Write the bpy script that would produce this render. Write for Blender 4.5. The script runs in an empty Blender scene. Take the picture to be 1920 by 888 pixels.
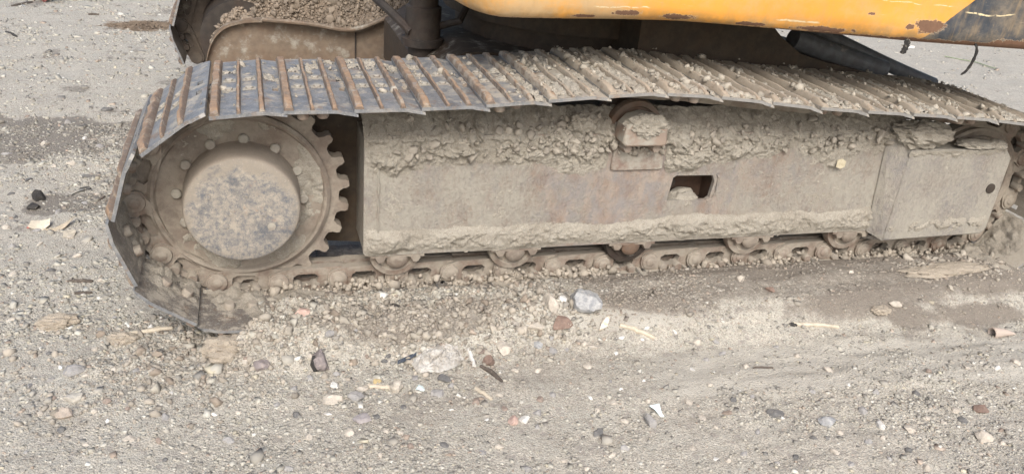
import bpy, bmesh, math, random
import numpy as np
from mathutils import Vector, Matrix
random.seed(7); rng = np.random.default_rng(7)
S = bpy.context.scene
COL = S.collection

# ------------------------------------------------------------------ camera
cam_d = bpy.data.cameras.new('camera'); cam = bpy.data.objects.new('camera', cam_d); COL.objects.link(cam)
YAW, PITCH, ROLL = 0.3247, 0.4410, -0.0951
def cam_rows(a, b, c):
    ca, sa, cb, sb, cc, sc = math.cos(a), math.sin(a), math.cos(b), math.sin(b), math.cos(c), math.sin(c)
    fwd = np.array([sa*cb, ca*cb, -sb]); right = np.array([ca, -sa, 0.0]); down = np.cross(fwd, right)
    return cc*right + sc*down, -sc*right + cc*down, fwd
r_, d_, f_ = cam_rows(YAW, PITCH, ROLL)
M = Matrix(((r_[0], -d_[0], -f_[0]), (r_[1], -d_[1], -f_[1]), (r_[2], -d_[2], -f_[2]))).to_4x4()
M.translation = Vector((0.2930, -2.2898, 1.4906))
cam.matrix_world = M
cam_d.sensor_width = 36; cam_d.lens = 36*1574.3/1920
cam_d.clip_start = 0.05; cam_d.clip_end = 2000
S.camera = cam

# ------------------------------------------------------------------ light
SUN_EL, SUN_AZ = math.radians(44), math.radians(192)   # compass: clockwise from +Y
W = bpy.data.worlds.new('World'); S.world = W; W.use_nodes = True
wn = W.node_tree.nodes; wl = W.node_tree.links
sky = wn.new('ShaderNodeTexSky'); sky.sky_type = 'NISHITA'; sky.sun_disc = False
sky.sun_elevation = SUN_EL; sky.sun_rotation = SUN_AZ
sky.dust_density = 4.0; sky.air_density = 1.0; sky.ozone_density = 0.5
bg = wn['Background']; bg.inputs['Strength'].default_value = 0.15
wl.new(sky.outputs[0], bg.inputs[0])
sd = bpy.data.lights.new('sun', 'SUN'); sd.energy = 1.9; sd.angle = math.radians(25); sd.color = (1, .99, .95)
sun = bpy.data.objects.new('sun', sd); COL.objects.link(sun)
dirv = Vector((math.sin(SUN_AZ)*math.cos(SUN_EL), math.cos(SUN_AZ)*math.cos(SUN_EL), math.sin(SUN_EL)))
sun.rotation_euler = dirv.to_track_quat('Z', 'Y').to_euler(); sun.location = (0, 0, 20)
S.view_settings.view_transform = 'Standard'; S.view_settings.look = 'None'
S.view_settings.gamma = 1; S.view_settings.exposure = 0.45

# ------------------------------------------------------------------ numpy noise
def _h(ix, iy, iz, s):
    n = (ix.astype(np.uint32)*np.uint32(374761393) + iy.astype(np.uint32)*np.uint32(668265263)
         + iz.astype(np.uint32)*np.uint32(2147483647) + np.uint32((s*974711) & 0xffffffff))
    n = (n ^ (n >> np.uint32(13)))*np.uint32(1274126177)
    n = (n ^ (n >> np.uint32(16)))*np.uint32(2246822519)
    n = n ^ (n >> np.uint32(15))
    return n.astype(np.float64)/4294967295.0
def vnoise(x, y, z=None, s=0):
    if z is None: z = np.zeros_like(x)
    xi, yi, zi = np.floor(x).astype(np.int64), np.floor(y).astype(np.int64), np.floor(z).astype(np.int64)
    u, v, w = x-xi, y-yi, z-zi
    u, v, w = u*u*(3-2*u), v*v*(3-2*v), w*w*(3-2*w)
    o = 0
    for dx in (0, 1):
        for dy in (0, 1):
            for dz in (0, 1):
                o = o + _h(xi+dx, yi+dy, zi+dz, s)*(u if dx else 1-u)*(v if dy else 1-v)*(w if dz else 1-w)
    return o*2-1
def fbm(x, y, z=None, s=0, o=4, g=.5):
    a, t, n = 1.0, 0, 0
    for i in range(o):
        t = t + a*vnoise(x, y, z, s+i); n += a; a *= g
        x, y = x*2.03+3.1, y*2.03+7.7
        if z is not None: z = z*2.03+1.9
    return t/n
def worley(x, y, s=0):
    xi, yi = np.floor(x).astype(np.int64), np.floor(y).astype(np.int64)
    f1 = np.full(x.shape, 9.0); f2 = np.full(x.shape, 9.0); idv = np.zeros(x.shape)
    z0 = np.zeros_like(xi)
    for dx in (-1, 0, 1):
        for dy in (-1, 0, 1):
            cx, cy = xi+dx, yi+dy
            d = np.hypot(cx+_h(cx, cy, z0, s)-x, cy+_h(cx, cy, z0+1, s)-y)
            nearer = d < f1
            f2 = np.where(nearer, f1, np.minimum(f2, d))
            idv = np.where(nearer, _h(cx, cy, z0+2, s), idv)
            f1 = np.where(nearer, d, f1)
    return f1, f2, idv
def sst(a, b, x):
    t = np.clip((x-a)/(b-a), 0, 1); return t*t*(3-2*t)

# ------------------------------------------------------------------ materials
class NT:
    def __init__(s, name):
        s.m = bpy.data.materials.new(name); s.m.use_nodes = True
        s.n = s.m.node_tree.nodes; s.l = s.m.node_tree.links
        s.b = s.n['Principled BSDF']
        s.geo = s.n.new('ShaderNodeNewGeometry'); s.pos = s.geo.outputs['Position']
        s.tc = s.n.new('ShaderNodeTexCoord')
    def k(s, x, sock):
        if hasattr(x, 'is_linked') or hasattr(x, 'links'): s.l.new(x, sock)
        else:
            if isinstance(x, tuple) and len(x) == 3 and len(sock.default_value) == 4: x = x+(1,)
            sock.default_value = x
    def noise(s, scale, detail=4, rough=.55, vec=None, off=0, dist=0):
        t = s.n.new('ShaderNodeTexNoise'); t.inputs['Scale'].default_value = scale
        t.inputs['Detail'].default_value = detail; t.inputs['Roughness'].default_value = rough
        t.inputs['Distortion'].default_value = dist
        v = vec or s.pos
        if off:
            a = s.n.new('ShaderNodeVectorMath'); s.l.new(v, a.inputs[0]); a.inputs[1].default_value = (off, off*1.7, off*.6); v = a.outputs[0]
        s.l.new(v, t.inputs['Vector']); return t.outputs['Fac']
    def vor(s, scale, out='Distance', vec=None, feature='F1', rnd=1):
        t = s.n.new('ShaderNodeTexVoronoi'); t.feature = feature; t.inputs['Scale'].default_value = scale
        t.inputs['Randomness'].default_value = rnd
        s.l.new(vec or s.pos, t.inputs['Vector']); return t.outputs[out]
    def ramp(s, f, a, b, ca=0., cb=1.):
        t = s.n.new('ShaderNodeMapRange'); t.interpolation_type = 'SMOOTHSTEP'
        s.l.new(f, t.inputs['Value']); 
        for i, v in zip(('From Min', 'From Max', 'To Min', 'To Max'), (a, b, ca, cb)): t.inputs[i].default_value = v
        return t.outputs[0]
    def mix(s, f, a, b, mode='MIX'):
        t = s.n.new('ShaderNodeMix'); t.data_type = 'RGBA'; t.blend_type = mode
        s.k(f, t.inputs[0]); s.k(a, t.inputs[6]); s.k(b, t.inputs[7]); return t.outputs[2]
    def math(s, op, a, b=0., c=None):
        t = s.n.new('ShaderNodeMath'); t.operation = op; s.k(a, t.inputs[0]); s.k(b, t.inputs[1])
        return t.outputs[0]
    def sep(s, v):
        t = s.n.new('ShaderNodeSeparateXYZ'); s.l.new(v, t.inputs[0]); return t.outputs
    def attr(s, name):
        t = s.n.new('ShaderNodeAttribute'); t.attribute_name = name; return t.outputs
    def bump(s, h, strength=.5, dist=.003, prev=None):
        t = s.n.new('ShaderNodeBump'); t.inputs['Strength'].default_value = strength; t.inputs['Distance'].default_value = dist
        s.l.new(h, t.inputs['Height'])
        if prev is not None: s.l.new(prev, t.inputs['Normal'])
        return t.outputs[0]
    def done(s, col, rough=.85, bump=None, metal=0., spec=.3):
        s.k(col, s.b.inputs['Base Color']); s.k(rough, s.b.inputs['Roughness']); s.k(metal, s.b.inputs['Metallic'])
        s.b.inputs['Specular IOR Level'].default_value = spec
        if bump is not None: s.l.new(bump, s.b.inputs['Normal'])
        return s.m

DUST = (.353, .332, .286)
def dusty(name, base, base2, rust, dust=.5, rust_amt=.5, up=.35, rough=.75, metal=0., dustcol=DUST, bump=.5, rs=9, streak=False):
    t = NT(name)
    if streak:
        mp = t.n.new('ShaderNodeMapping'); mp.inputs['Scale'].default_value = (1.1, 1, .7); t.l.new(t.pos, mp.inputs[0]); t.pos = mp.outputs[0]
    c = t.mix(t.ramp(t.noise(30, 5), .35, .65), base, base2)
    c = t.mix(t.math('MULTIPLY', t.ramp(t.noise(rs, 6, .65, off=3.1), .42, .66), rust_amt), c, t.mix(t.noise(60, 3), rust, tuple(v*.55 for v in rust)))
    nz = t.sep(t.geo.outputs['Normal'])[2]
    n = t.noise(75 if streak else 13, 9, .72 if streak else .7, off=8.3)
    if streak: n = t.math('ADD', t.math('MULTIPLY', n, .6), t.math('MULTIPLY', t.noise(7, 5, .6, off=14), .4))
    d = t.math('ADD', n, t.math('MULTIPLY', nz, up*.5))
    lo = .78-dust*.62
    if streak:
        gx = t.sep(t.geo.outputs['Position'])[0]
        bare = t.math('MULTIPLY', t.ramp(gx, .95, 1.45), t.ramp(gx, 2.5, 1.8)); bare = t.math('MULTIPLY', bare, t.ramp(t.noise(4, 5, .65, off=21), .35, .6))
        d = t.math('SUBTRACT', d, t.math('MULTIPLY', bare, .13))
    fac = t.ramp(d, lo-(.06 if streak else 0), lo+(.20 if streak else .22))
    dc = t.mix(t.noise(70, 4, .6, off=1.3), tuple(v*.8 for v in dustcol), tuple(min(1, v*1.15) for v in dustcol))
    c = t.mix(fac, c, dc)
    h = t.math('ADD', t.noise(130 if streak else 160, 5, .75), t.math('MULTIPLY', fac, .6))
    t.done(c, t.math('ADD', t.math('MULTIPLY', fac, .25), rough*.85), t.bump(h, bump, .005 if streak else .0025), metal)
    return t.m
def mud_mat(name, a, b, c2, spot=.3):
    t = NT(name)
    c = t.mix(t.ramp(t.noise(9, 6, .6), .3, .7), a, b)
    c = t.mix(t.math('MULTIPLY', t.ramp(t.noise(40, 6, .7, off=4), .5, .72), spot), c, c2)
    g = t.vor(420, 'Color'); gv = t.sep(g)[0]
    c = t.mix(t.math('MULTIPLY', t.ramp(gv, .8, 1.), .35), c, tuple(min(1, v*1.5) for v in a))
    c = t.mix(t.math('MULTIPLY', t.ramp(gv, .2, .0), .35), c, tuple(v*.45 for v in b))
    h = t.math('ADD', t.noise(220, 6, .75), t.math('MULTIPLY', t.noise(60, 5, .7), 1.5))
    return t.done(c, .95, t.bump(h, .85, .007), 0, .15)

M_MUD = mud_mat('dried_mud', (.42, .39, .335), (.345, .315, .265), (.235, .205, .17))
M_MUDP = mud_mat('pale_dried_mud', (.45, .42, .36), (.37, .34, .285), (.27, .24, .20))
M_MUDD = mud_mat('brown_dried_mud', (.27, .22, .17), (.20, .16, .125), (.13, .10, .08))
M_MUDM = mud_mat('grey_brown_mud', (.36, .33, .28), (.29, .26, .215), (.19, .165, .135))
M_PLATE = dusty('muddy_side_plate', (.35, .295, .25), (.27, .25, .24), (.28, .19, .145), dust=.64, rust_amt=.6, up=.1, rs=11, bump=1., streak=True)
M_GUARD = dusty('muddy_guard_plate', (.28, .255, .24), (.22, .21, .21), (.25, .17, .125), dust=.66, rust_amt=.4, up=.1, rs=11, bump=.9, streak=True)
M_LINK = dusty('muddy_chain_steel', (.25, .20, .165), (.2, .16, .13), (.20, .12, .08), dust=.66, rust_amt=.5, up=.35, bump=.8, dustcol=(.32, .285, .238))
M_RAIL = dusty('brown_chain_steel', (.17, .125, .095), (.13, .10, .08), (.20, .11, .065), dust=.36, rust_amt=.6, up=.2)
M_SPR = dusty('dusty_sprocket_steel', (.24, .20, .165), (.19, .16, .135), (.18, .125, .09), dust=.62, rust_amt=.4, up=.25, bump=.7, dustcol=(.30, .265, .22))
M_BOLT = dusty('dusty_bolt_steel', (.33, .29, .25), (.26, .23, .2), (.2, .14, .1), dust=.65, rust_amt=.2)
M_DARK = dusty('dark_greasy_steel', (.05, .043, .037), (.035, .03, .027), (.10, .06, .04), dust=.18, rust_amt=.3, up=.2)
M_UNDER = dusty('brown_underbody_steel', (.075, .058, .042), (.055, .043, .033), (.10, .062, .036), dust=.25, rust_amt=.4, up=.25)
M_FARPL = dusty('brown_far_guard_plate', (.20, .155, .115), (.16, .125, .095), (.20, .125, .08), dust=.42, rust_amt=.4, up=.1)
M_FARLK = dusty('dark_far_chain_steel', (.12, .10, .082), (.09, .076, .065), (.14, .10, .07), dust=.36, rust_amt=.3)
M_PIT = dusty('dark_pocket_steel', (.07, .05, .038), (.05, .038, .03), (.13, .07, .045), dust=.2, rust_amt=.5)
M_HOSE = dusty('dark_rubber_hose', (.15, .16, .175), (.11, .115, .125), (.14, .12, .10), dust=.22, rust_amt=.2, up=.3, rough=.45)

def shoe_mat():
    t = NT('worn_track_shoe_steel')
    c = t.mix(t.ramp(t.noise(22, 6, .65), .35, .65), (.16, .168, .178), (.25, .255, .26))
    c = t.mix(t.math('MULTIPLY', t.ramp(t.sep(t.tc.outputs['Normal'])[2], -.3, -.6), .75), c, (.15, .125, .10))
    c = t.mix(t.ramp(t.noise(150, 5, .8, off=2), .52, .66, 0, .75), c, (.40, .40, .395))
    c = t.mix(t.ramp(t.noise(14, 6, .7, off=6), .54, .70, 0, .75), c, (.25, .16, .10))
    nz = t.sep(t.geo.outputs['Normal'])[2]
    x = t.sep(t.pos)[0]; inner = t.ramp(t.sep(t.tc.outputs['Normal'])[2], -.3, -.6)
    d = t.math('ADD', t.noise(19, 9, .8, off=9), t.ramp(x, .75, 1.6, 0, .17))
    d = t.math('ADD', d, t.math('MULTIPLY', inner, .03))
    f = t.ramp(t.math('ADD', d, t.math('MULTIPLY', t.math('SUBTRACT', t.noise(110, 4, .7, off=17), .5), .18)), .485, .63, 0, .9)
    f = t.math('MULTIPLY', f, t.ramp(nz, -.2, .6, .22, 1))
    c = t.mix(f, c, t.mix(t.noise(80, 3), (.36, .325, .27), (.50, .46, .39)))
    t.done(c, t.math('ADD', t.math('MULTIPLY', f, .35), .5), t.bump(t.noise(140, 5, .7), .5, .0025), .25, .4)
    return t.m
def rib_mat():
    t = NT('rusty_grouser_steel')
    c = t.mix(t.ramp(t.noise(26, 6, .7), .3, .7), (.36, .235, .145), (.20, .15, .115))
    c = t.mix(t.ramp(t.noise(90, 5, .7, off=2), .5, .7, 0, .6), c, (.42, .31, .21))
    c = t.mix(t.ramp(t.noise(45, 6, .75, off=12), .52, .66, 0, .8), c, (.26, .245, .235))
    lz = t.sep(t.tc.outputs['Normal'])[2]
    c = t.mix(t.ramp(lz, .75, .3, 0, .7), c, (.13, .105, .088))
    c = t.mix(t.ramp(t.noise(210, 4, .7, off=15), .6, .7, 0, .7), c, (.14, .10, .075))
    x = t.sep(t.pos)[0]
    d = t.math('ADD', t.noise(24, 8, .78, off=7), t.ramp(x, .7, 1.5, 0, .2))
    f = t.ramp(d, .50, .66, 0, .85)
    c = t.mix(f, c, t.mix(t.noise(80, 3), (.33, .285, .225), (.44, .39, .32)))
    t.done(c, .75, t.bump(t.noise(170, 6, .75), .7, .003), 0., .35)
    return t.m
M_SHOE, M_RIB = shoe_mat(), rib_mat()

def hub_mat():
    t = NT('chipped_drive_cover_paint')
    c = t.mix(t.ramp(t.noise(60, 9, .85), .38, .60), (.13, .14, .158), (.31, .28, .24))
    c = t.mix(t.ramp(t.noise(34, 10, .85, off=5), .47, .60, 0, .9), c, (.39, .35, .29))
    c = t.mix(t.ramp(t.noise(30, 6, .7, off=11), .60, .70, 0, .55), c, (.33, .235, .175))
    pm = t.sep(t.pos); dx = t.math('SUBTRACT', pm[0], .2505); dz = t.math('SUBTRACT', pm[2], .4165)
    rad = t.math('SQRT', t.math('ADD', t.math('MULTIPLY', dx, dx), t.math('MULTIPLY', dz, dz)))
    cake = t.math('ADD', rad, t.math('MULTIPLY', t.math('SUBTRACT', t.noise(14, 8, .75, off=23), .5), .16))
    cake = t.math('ADD', cake, t.math('MULTIPLY', dz, .18))
    c = t.mix(t.ramp(cake, .136, .168, 0, .8), c, t.mix(t.noise(60, 5, .7), (.33, .29, .24), (.25, .22, .18)))
    c = t.mix(t.ramp(t.noise(11, 6, .7, off=31), .52, .66, 0, .65), c, (.10, .108, .125))
    y = t.sep(t.geo.outputs['Normal'])[1]
    side = t.ramp(y, -.9, -.6)
    c = t.mix(side, c, t.mix(t.noise(40), (.235, .20, .165), (.31, .27, .225)))
    c = t.mix(t.ramp(t.noise(260, 3, .6), .6, .72, 0, .6), c, (.46, .42, .36))
    return t.done(c, .88, t.bump(t.math('ADD', t.noise(200, 5, .8), t.noise(36, 7, .7, off=5)), .55, .003), 0, .25)
M_HUB = hub_mat()

def body_mat():
    t = NT('yellow_body_paint')
    P = t.tc.outputs['Object']; sx = t.sep(P); x, z = sx[0], sx[2]
    c = t.mix(t.ramp(t.noise(2.2, 4), .35, .7), (.70, .335, .06), (.64, .29, .045))
    # dirty faded lower left stretch
    f = t.math('MULTIPLY', t.ramp(x, 1.55, 1.35), t.ramp(t.noise(7, 7, .7), .34, .58, 0, .8))
    c = t.mix(f, c, (.50, .36, .20))
    f = t.math('MULTIPLY', t.ramp(z, 1.065, 1.0), t.ramp(t.noise(16, 6, .7, off=3), .35, .65))
    c = t.mix(f, c, (.33, .205, .08))
    # charcoal diagonal band towards the right
    d = t.math('SUBTRACT', x, t.math('MULTIPLY', z, 1.02)); d = t.math('ADD', d, t.math('MULTIPLY', t.noise(60, 3), .006))
    band = t.ramp(d, 1.432, 1.436)
    c = t.mix(band, c, t.mix(t.ramp(t.noise(20, 5), .35, .65), (.036, .044, .056), (.055, .064, .077)))
    # dusty scuffs
    mp = t.n.new('ShaderNodeMapping'); mp.inputs['Scale'].default_value = (2.5, 2.5, 22); t.l.new(P, mp.inputs[0])
    c = t.mix(t.ramp(t.noise(7, 6, .7, vec=mp.outputs[0], off=2), .62, .72, 0, .3), c, (.62, .52, .40))
    # grime runs and fine speckle, long scratches bared to primer
    mp2 = t.n.new('ShaderNodeMapping'); mp2.inputs['Scale'].default_value = (14, 14, 1.5); t.l.new(P, mp2.inputs[0])
    c = t.mix(t.ramp(t.noise(3, 6, .7, vec=mp2.outputs[0], off=5), .5, .72, 0, .35), c, (.40, .27, .13))
    c = t.mix(t.ramp(t.noise(120, 4, .7, off=4), .62, .72, 0, .55), c, (.36, .24, .14))
    for x0, x1, zc, sl, th in ((2.57, 2.68, 1.097, -.06, .0035), (2.67, 2.76, 1.099, .10, .003), (1.93, 2.09, 1.034, -.02, .004), (2.45, 2.53, 1.116, .0, .002), (1.30, 1.5, 1.05, .02, .0025), (2.2, 2.42, 1.12, -.04, .0015), (1.2, 1.33, 1.075, .05, .0018)):
        m_ = (x0+x1)/2; dz = t.math('ABSOLUTE', t.math('SUBTRACT', z, t.math('ADD', zc, t.math('ADD', t.math('MULTIPLY', t.math('SUBTRACT', x, m_), sl), t.math('MULTIPLY', t.math('SUBTRACT', t.noise(22, 4), .5), .016)))))
        q = t.math('MULTIPLY', t.ramp(dz, th, th*.4), t.ramp(t.math('ABSOLUTE', t.math('SUBTRACT', x, m_)), (x1-x0)/2, (x1-x0)/2-.02))
        c = t.mix(t.math('MULTIPLY', q, t.ramp(t.noise(70, 5, .7), .35, .5)), c, (.68, .58, .36))
    c = t.mix(t.math('MULTIPLY', t.ramp(t.noise(5, 8, .75, off=37), .42, .7, 0, .45), t.ramp(z, 1.35, 1.02, .4, 1)), c, (.46, .36, .23))
    # rust chips: local patches broken by noise, and a torn bottom edge
    chip = None
    for px, pz, rx, rz in ((2.455, 1.046, .062, .024), (2.395, 1.042, .02, .012), (1.60, 1.025, .06, .012), (1.42, 1.032, .05, .01), (2.1, 1.012, .12, .010),
                           (2.92, 1.02, .12, .014), (2.8, 1.0, .12, .02), (1.28, 1.018, .05, .006), (1.86, 1.014, .06, .007), (2.25, 1.075, .014, .006)):
        dx = t.math('DIVIDE', t.math('SUBTRACT', x, px), rx); dz = t.math('DIVIDE', t.math('SUBTRACT', z, pz), rz)
        q = t.math('SUBTRACT', 1.0, t.math('SQRT', t.math('ADD', t.math('MULTIPLY', dx, dx), t.math('MULTIPLY', dz, dz))))
        chip = q if chip is None else t.math('MAXIMUM', chip, q)
    edge = t.ramp(z, 1.020, .992, -1.0, .7)
    chip = t.math('MAXIMUM', chip, edge)
    n = t.math('MULTIPLY', t.math('SUBTRACT', t.noise(30, 9, .8, off=5), .5), 3.2)
    ch = t.math('ADD', chip, n)
    rim = t.ramp(ch, .02, .10); core = t.ramp(ch, .12, .18)
    c = t.mix(t.math('MULTIPLY', rim, .7), c, (.66, .50, .33))
    rust = t.mix(t.noise(60, 6, .7), (.10, .055, .033), (.24, .135, .085))
    c = t.mix(core, c, rust)
    h = t.math('ADD', t.math('MULTIPLY', core, -1.5), t.math('MULTIPLY', t.noise(90, 4), .15))
    r = t.math('ADD', .38, t.math('MULTIPLY', core, .45))
    return t.done(c, r, t.bump(h, .5, .003), 0, .45)
M_BODY = body_mat()

def ground_mat():
    t = NT('gravelly_ground')
    a = t.attr('tone'); col = a['Color']; r, g, b = t.sep(a['Vector'])[:3]
    nb = t.math('ADD', t.math('MULTIPLY', t.math('SUBTRACT', t.noise(36, 8, .75, off=41), .5), 1.5), t.math('MULTIPLY', t.math('SUBTRACT', t.noise(9, 6, .7, off=44), .5), .7))
    r = t.ramp(t.math('ADD', r, t.math('MULTIPLY', nb, t.ramp(r, 0, .25))), .15, .95)
    g = t.ramp(t.math('ADD', g, t.math('MULTIPLY', nb, t.ramp(g, 0, .25))), .25, .8)
    b = t.ramp(t.math('ADD', b, t.math('MULTIPLY', nb, t.ramp(b, 0, .25))), .25, .75)
    c = t.mix(t.ramp(t.noise(5, 7, .65), .3, .7), (.468, .454, .402), (.37, .355, .312))
    c = t.mix(t.ramp(t.noise(38, 6, .7, off=2), .45, .7, 0, .5), c, (.29, .25, .205))
    v1 = t.sep(t.vor(150, 'Color')); v2 = t.sep(t.vor(330, 'Color')); v3 = t.sep(t.vor(62, 'Color'))
    grit = t.mix(t.ramp(t.noise(12, 5, .6, off=6), .3, .65, .12, .6), c, t.mix(v1[1], (.30, .275, .235), (.60, .55, .47)))
    grit = t.mix(t.ramp(v2[0], .85, .9, 0, .6), grit, (.60, .56, .49))
    grit = t.mix(t.ramp(v2[1], .18, .11, 0, .5), grit, (.19, .175, .15))
    grit = t.mix(t.ramp(v3[0], .9, .92, 0, .55), grit, (.30, .275, .25))
    c = t.mix(t.math('SUBTRACT', 1., t.math('MULTIPLY', g, .85)), c, grit)
    c = t.mix(t.math('MULTIPLY', r, .8), c, t.mix(t.noise(30, 6, .7), (.145, .124, .103), (.2, .172, .145)))     # damp soil
    c = t.mix(t.math('MULTIPLY', g, .7), c, t.mix(t.noise(50, 6, .7), (.51, .485, .43), (.435, .41, .36)))          # pale dust
    c = t.mix(t.math('MULTIPLY', b, .8), c, t.mix(t.noise(60, 6, .8), (.11, .10, .09), (.25, .225, .195)))          # dark rubble
    h = t.math('ADD', t.noise(90, 7, .75), t.math('MULTIPLY', t.vor(180), -.6))
    return t.done(c, t.ramp(r, 0, 1, .95, .8), t.bump(h, .9, .005), 0, .15)
M_GROUND = ground_mat()

def vcol_mat(name, rough=.9, attr='tint'):
    t = NT(name)
    c = t.attr(attr)['Color']
    c = t.mix(t.ramp(t.noise(140, 5, .7), .35, .7, 0, .45), c, t.mix(.5, c, (.37, .33, .28)))
    return t.done(c, rough, t.bump(t.noise(260, 5, .75), .5, .002), 0, .25)
M_GRAVEL = vcol_mat('mixed_gravel')
_stone = {}
def stone_mat(name, col, col2=None, rough=.85):
    if name in _stone: return _stone[name]
    t = NT(name)
    c = t.mix(t.ramp(t.noise(55, 6, .7), .35, .65), col, col2 or tuple(v*.72 for v in col))
    nz = t.sep(t.geo.outputs['Normal'])[2]
    c = t.mix(t.ramp(t.noise(90, 5, .7, off=3), .56, .7, 0, .5), c, (.40, .355, .295))
    _stone[name] = t.done(c, rough, t.bump(t.noise(220, 6, .75), .6, .003), 0, .3)
    return _stone[name]

# ------------------------------------------------------------------ mesh helpers
def mesh_np(name, V, F, smooth=False):
    me = bpy.data.meshes.new(name)
    V = np.asarray(V, dtype=np.float32); 
    if isinstance(F, np.ndarray):
        n, k = F.shape
        me.vertices.add(len(V)); me.vertices.foreach_set('co', V.ravel())
        me.loops.add(n*k); me.loops.foreach_set('vertex_index', F.ravel().astype(np.int32))
        me.polygons.add(n); me.polygons.foreach_set('loop_start', np.arange(0, n*k, k, dtype=np.int32))
        me.update(calc_edges=True)
    else:
        me.from_pydata([tuple(v) for v in V], [], F); me.update()
    if smooth: me.shade_smooth()
    return me
def obj(name, me, mat=None, parent=None, loc=None):
    o = bpy.data.objects.new(name, me); COL.objects.link(o)
    if mat is not None and len(me.materials) == 0: me.materials.append(mat)
    if parent is not None: o.parent = parent
    if loc is not None: o.location = loc
    return o
def tag(o, label, cat, group=None, kind=None):
    o['label'] = label
    if cat: o['category'] = cat
    if group: o['group'] = group
    if kind: o['kind'] = kind
    return o
def fixn(me, sharp=35):
    bm = bmesh.new(); bm.from_mesh(me); bmesh.ops.remove_doubles(bm, verts=bm.verts, dist=1e-6)
    bmesh.ops.recalc_face_normals(bm, faces=bm.faces); bm.to_mesh(me); bm.free()
    me.shade_smooth(); me.set_sharp_from_angle(angle=math.radians(sharp)); return me
class MB:
    def __init__(s): s.v = []; s.f = []
    def add(s, V, F):
        n = len(s.v); s.v += [tuple(v) for v in V]; s.f += [tuple(i+n for i in q) for q in F]; return s
    def box(s, a, b):
        (x0, y0, z0), (x1, y1, z1) = a, b
        return s.add([(x0,y0,z0),(x1,y0,z0),(x1,y1,z0),(x0,y1,z0),(x0,y0,z1),(x1,y0,z1),(x1,y1,z1),(x0,y1,z1)],
                     [(3,2,1,0),(4,5,6,7),(0,1,5,4),(1,2,6,5),(2,3,7,6),(3,0,4,7)])
    def prism(s, poly, y0, y1):       # poly in x,z
        n = len(poly)
        V = [(x, y0, z) for x, z in poly]+[(x, y1, z) for x, z in poly]
        F = [tuple(range(n)), tuple(range(2*n-1, n-1, -1))]+[(i, (i+1) % n, n+(i+1) % n, n+i) for i in range(n)]
        return s.add(V, F)
    def lathe(s, prof, c, n=32):      # prof list of (r, y); axis along Y through c=(x,z)
        V, F = [], []
        for r, y in prof:
            for k in range(n):
                a = 2*math.pi*k/n; V.append((c[0]+r*math.cos(a), y, c[1]+r*math.sin(a)))
        m = len(prof)
        for i in range(m-1):
            for k in range(n): F.append((i*n+k, i*n+(k+1) % n, (i+1)*n+(k+1) % n, (i+1)*n+k))
        F.append(tuple(range(n))); F.append(tuple(range(m*n-1, (m-1)*n-1, -1)))
        return s.add(V, F)
    def hexnut(s, c, y0, y1, r, n=6):
        return s.lathe([(r, y1), (r, y0+.25*(y1-y0)), (r*.8, y0)], c, n)
    def tube(s, pts, r, n=10):
        V, F = [], []
        P = [Vector(p) for p in pts]; R = r if isinstance(r, (list, tuple)) else [r]*len(P)
        for i, p in enumerate(P):
            t = (P[min(i+1, len(P)-1)]-P[max(i-1, 0)]).normalized()
            a = t.cross(Vector((0.13, .2, 1))).normalized(); b = t.cross(a)
            for k in range(n):
                th = 2*math.pi*k/n; V.append(p+R[i]*(a*math.cos(th)+b*math.sin(th)))
        for i in range(len(P)-1):
            for k in range(n): F.append((i*n+k, i*n+(k+1) % n, (i+1)*n+(k+1) % n, (i+1)*n+k))
        F.append(tuple(range(n))); F.append(tuple(range(len(P)*n-1, (len(P)-1)*n-1, -1)))
        return s.add(V, F)
    def mesh(s, name, sharp=35): return fixn(mesh_np(name, s.v, s.f), sharp)
    def build(s, name, mat, parent=None, sharp=35): return obj(name, s.mesh(name, sharp), mat, parent)
def bevel(o, w=.004, seg=2):
    m = o.modifiers.new('bevel', 'BEVEL'); m.width = w; m.segments = seg; m.limit_method = 'ANGLE'; m.angle_limit = math.radians(40); return o
def grid_mesh(name, V, keep=None, smooth=True):   # V (ny, nx, 3)
    ny, nx = V.shape[:2]
    idx = np.arange(ny*nx).reshape(ny, nx)
    F = np.stack([idx[:-1, :-1], idx[:-1, 1:], idx[1:, 1:], idx[1:, :-1]], -1).reshape(-1, 4)
    if keep is not None: F = F[keep.reshape(-1)]
    used = np.unique(F); mp = np.full(ny*nx, -1); mp[used] = np.arange(len(used))
    me = mesh_np(name, V.reshape(-1, 3)[used], mp[F])
    if smooth: me.shade_smooth()
    return me, used
def smooth_path(pts, n):
    P = np.array(pts, float); t = np.concatenate([[0], np.cumsum(np.linalg.norm(np.diff(P, axis=0), axis=1))])
    tt = np.linspace(0, t[-1], n); out = np.zeros((n, P.shape[1]))
    for k in range(P.shape[1]):
        d = np.gradient(P[:, k], t); i = np.clip(np.searchsorted(t, tt)-1, 0, len(t)-2)
        h = t[i+1]-t[i]; u = (tt-t[i])/h
        out[:, k] = (2*u**3-3*u**2+1)*P[i, k]+(u**3-2*u**2+u)*h*d[i]+(-2*u**3+3*u**2)*P[i+1, k]+(u**3-u**2)*h*d[i+1]
    return out

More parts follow.
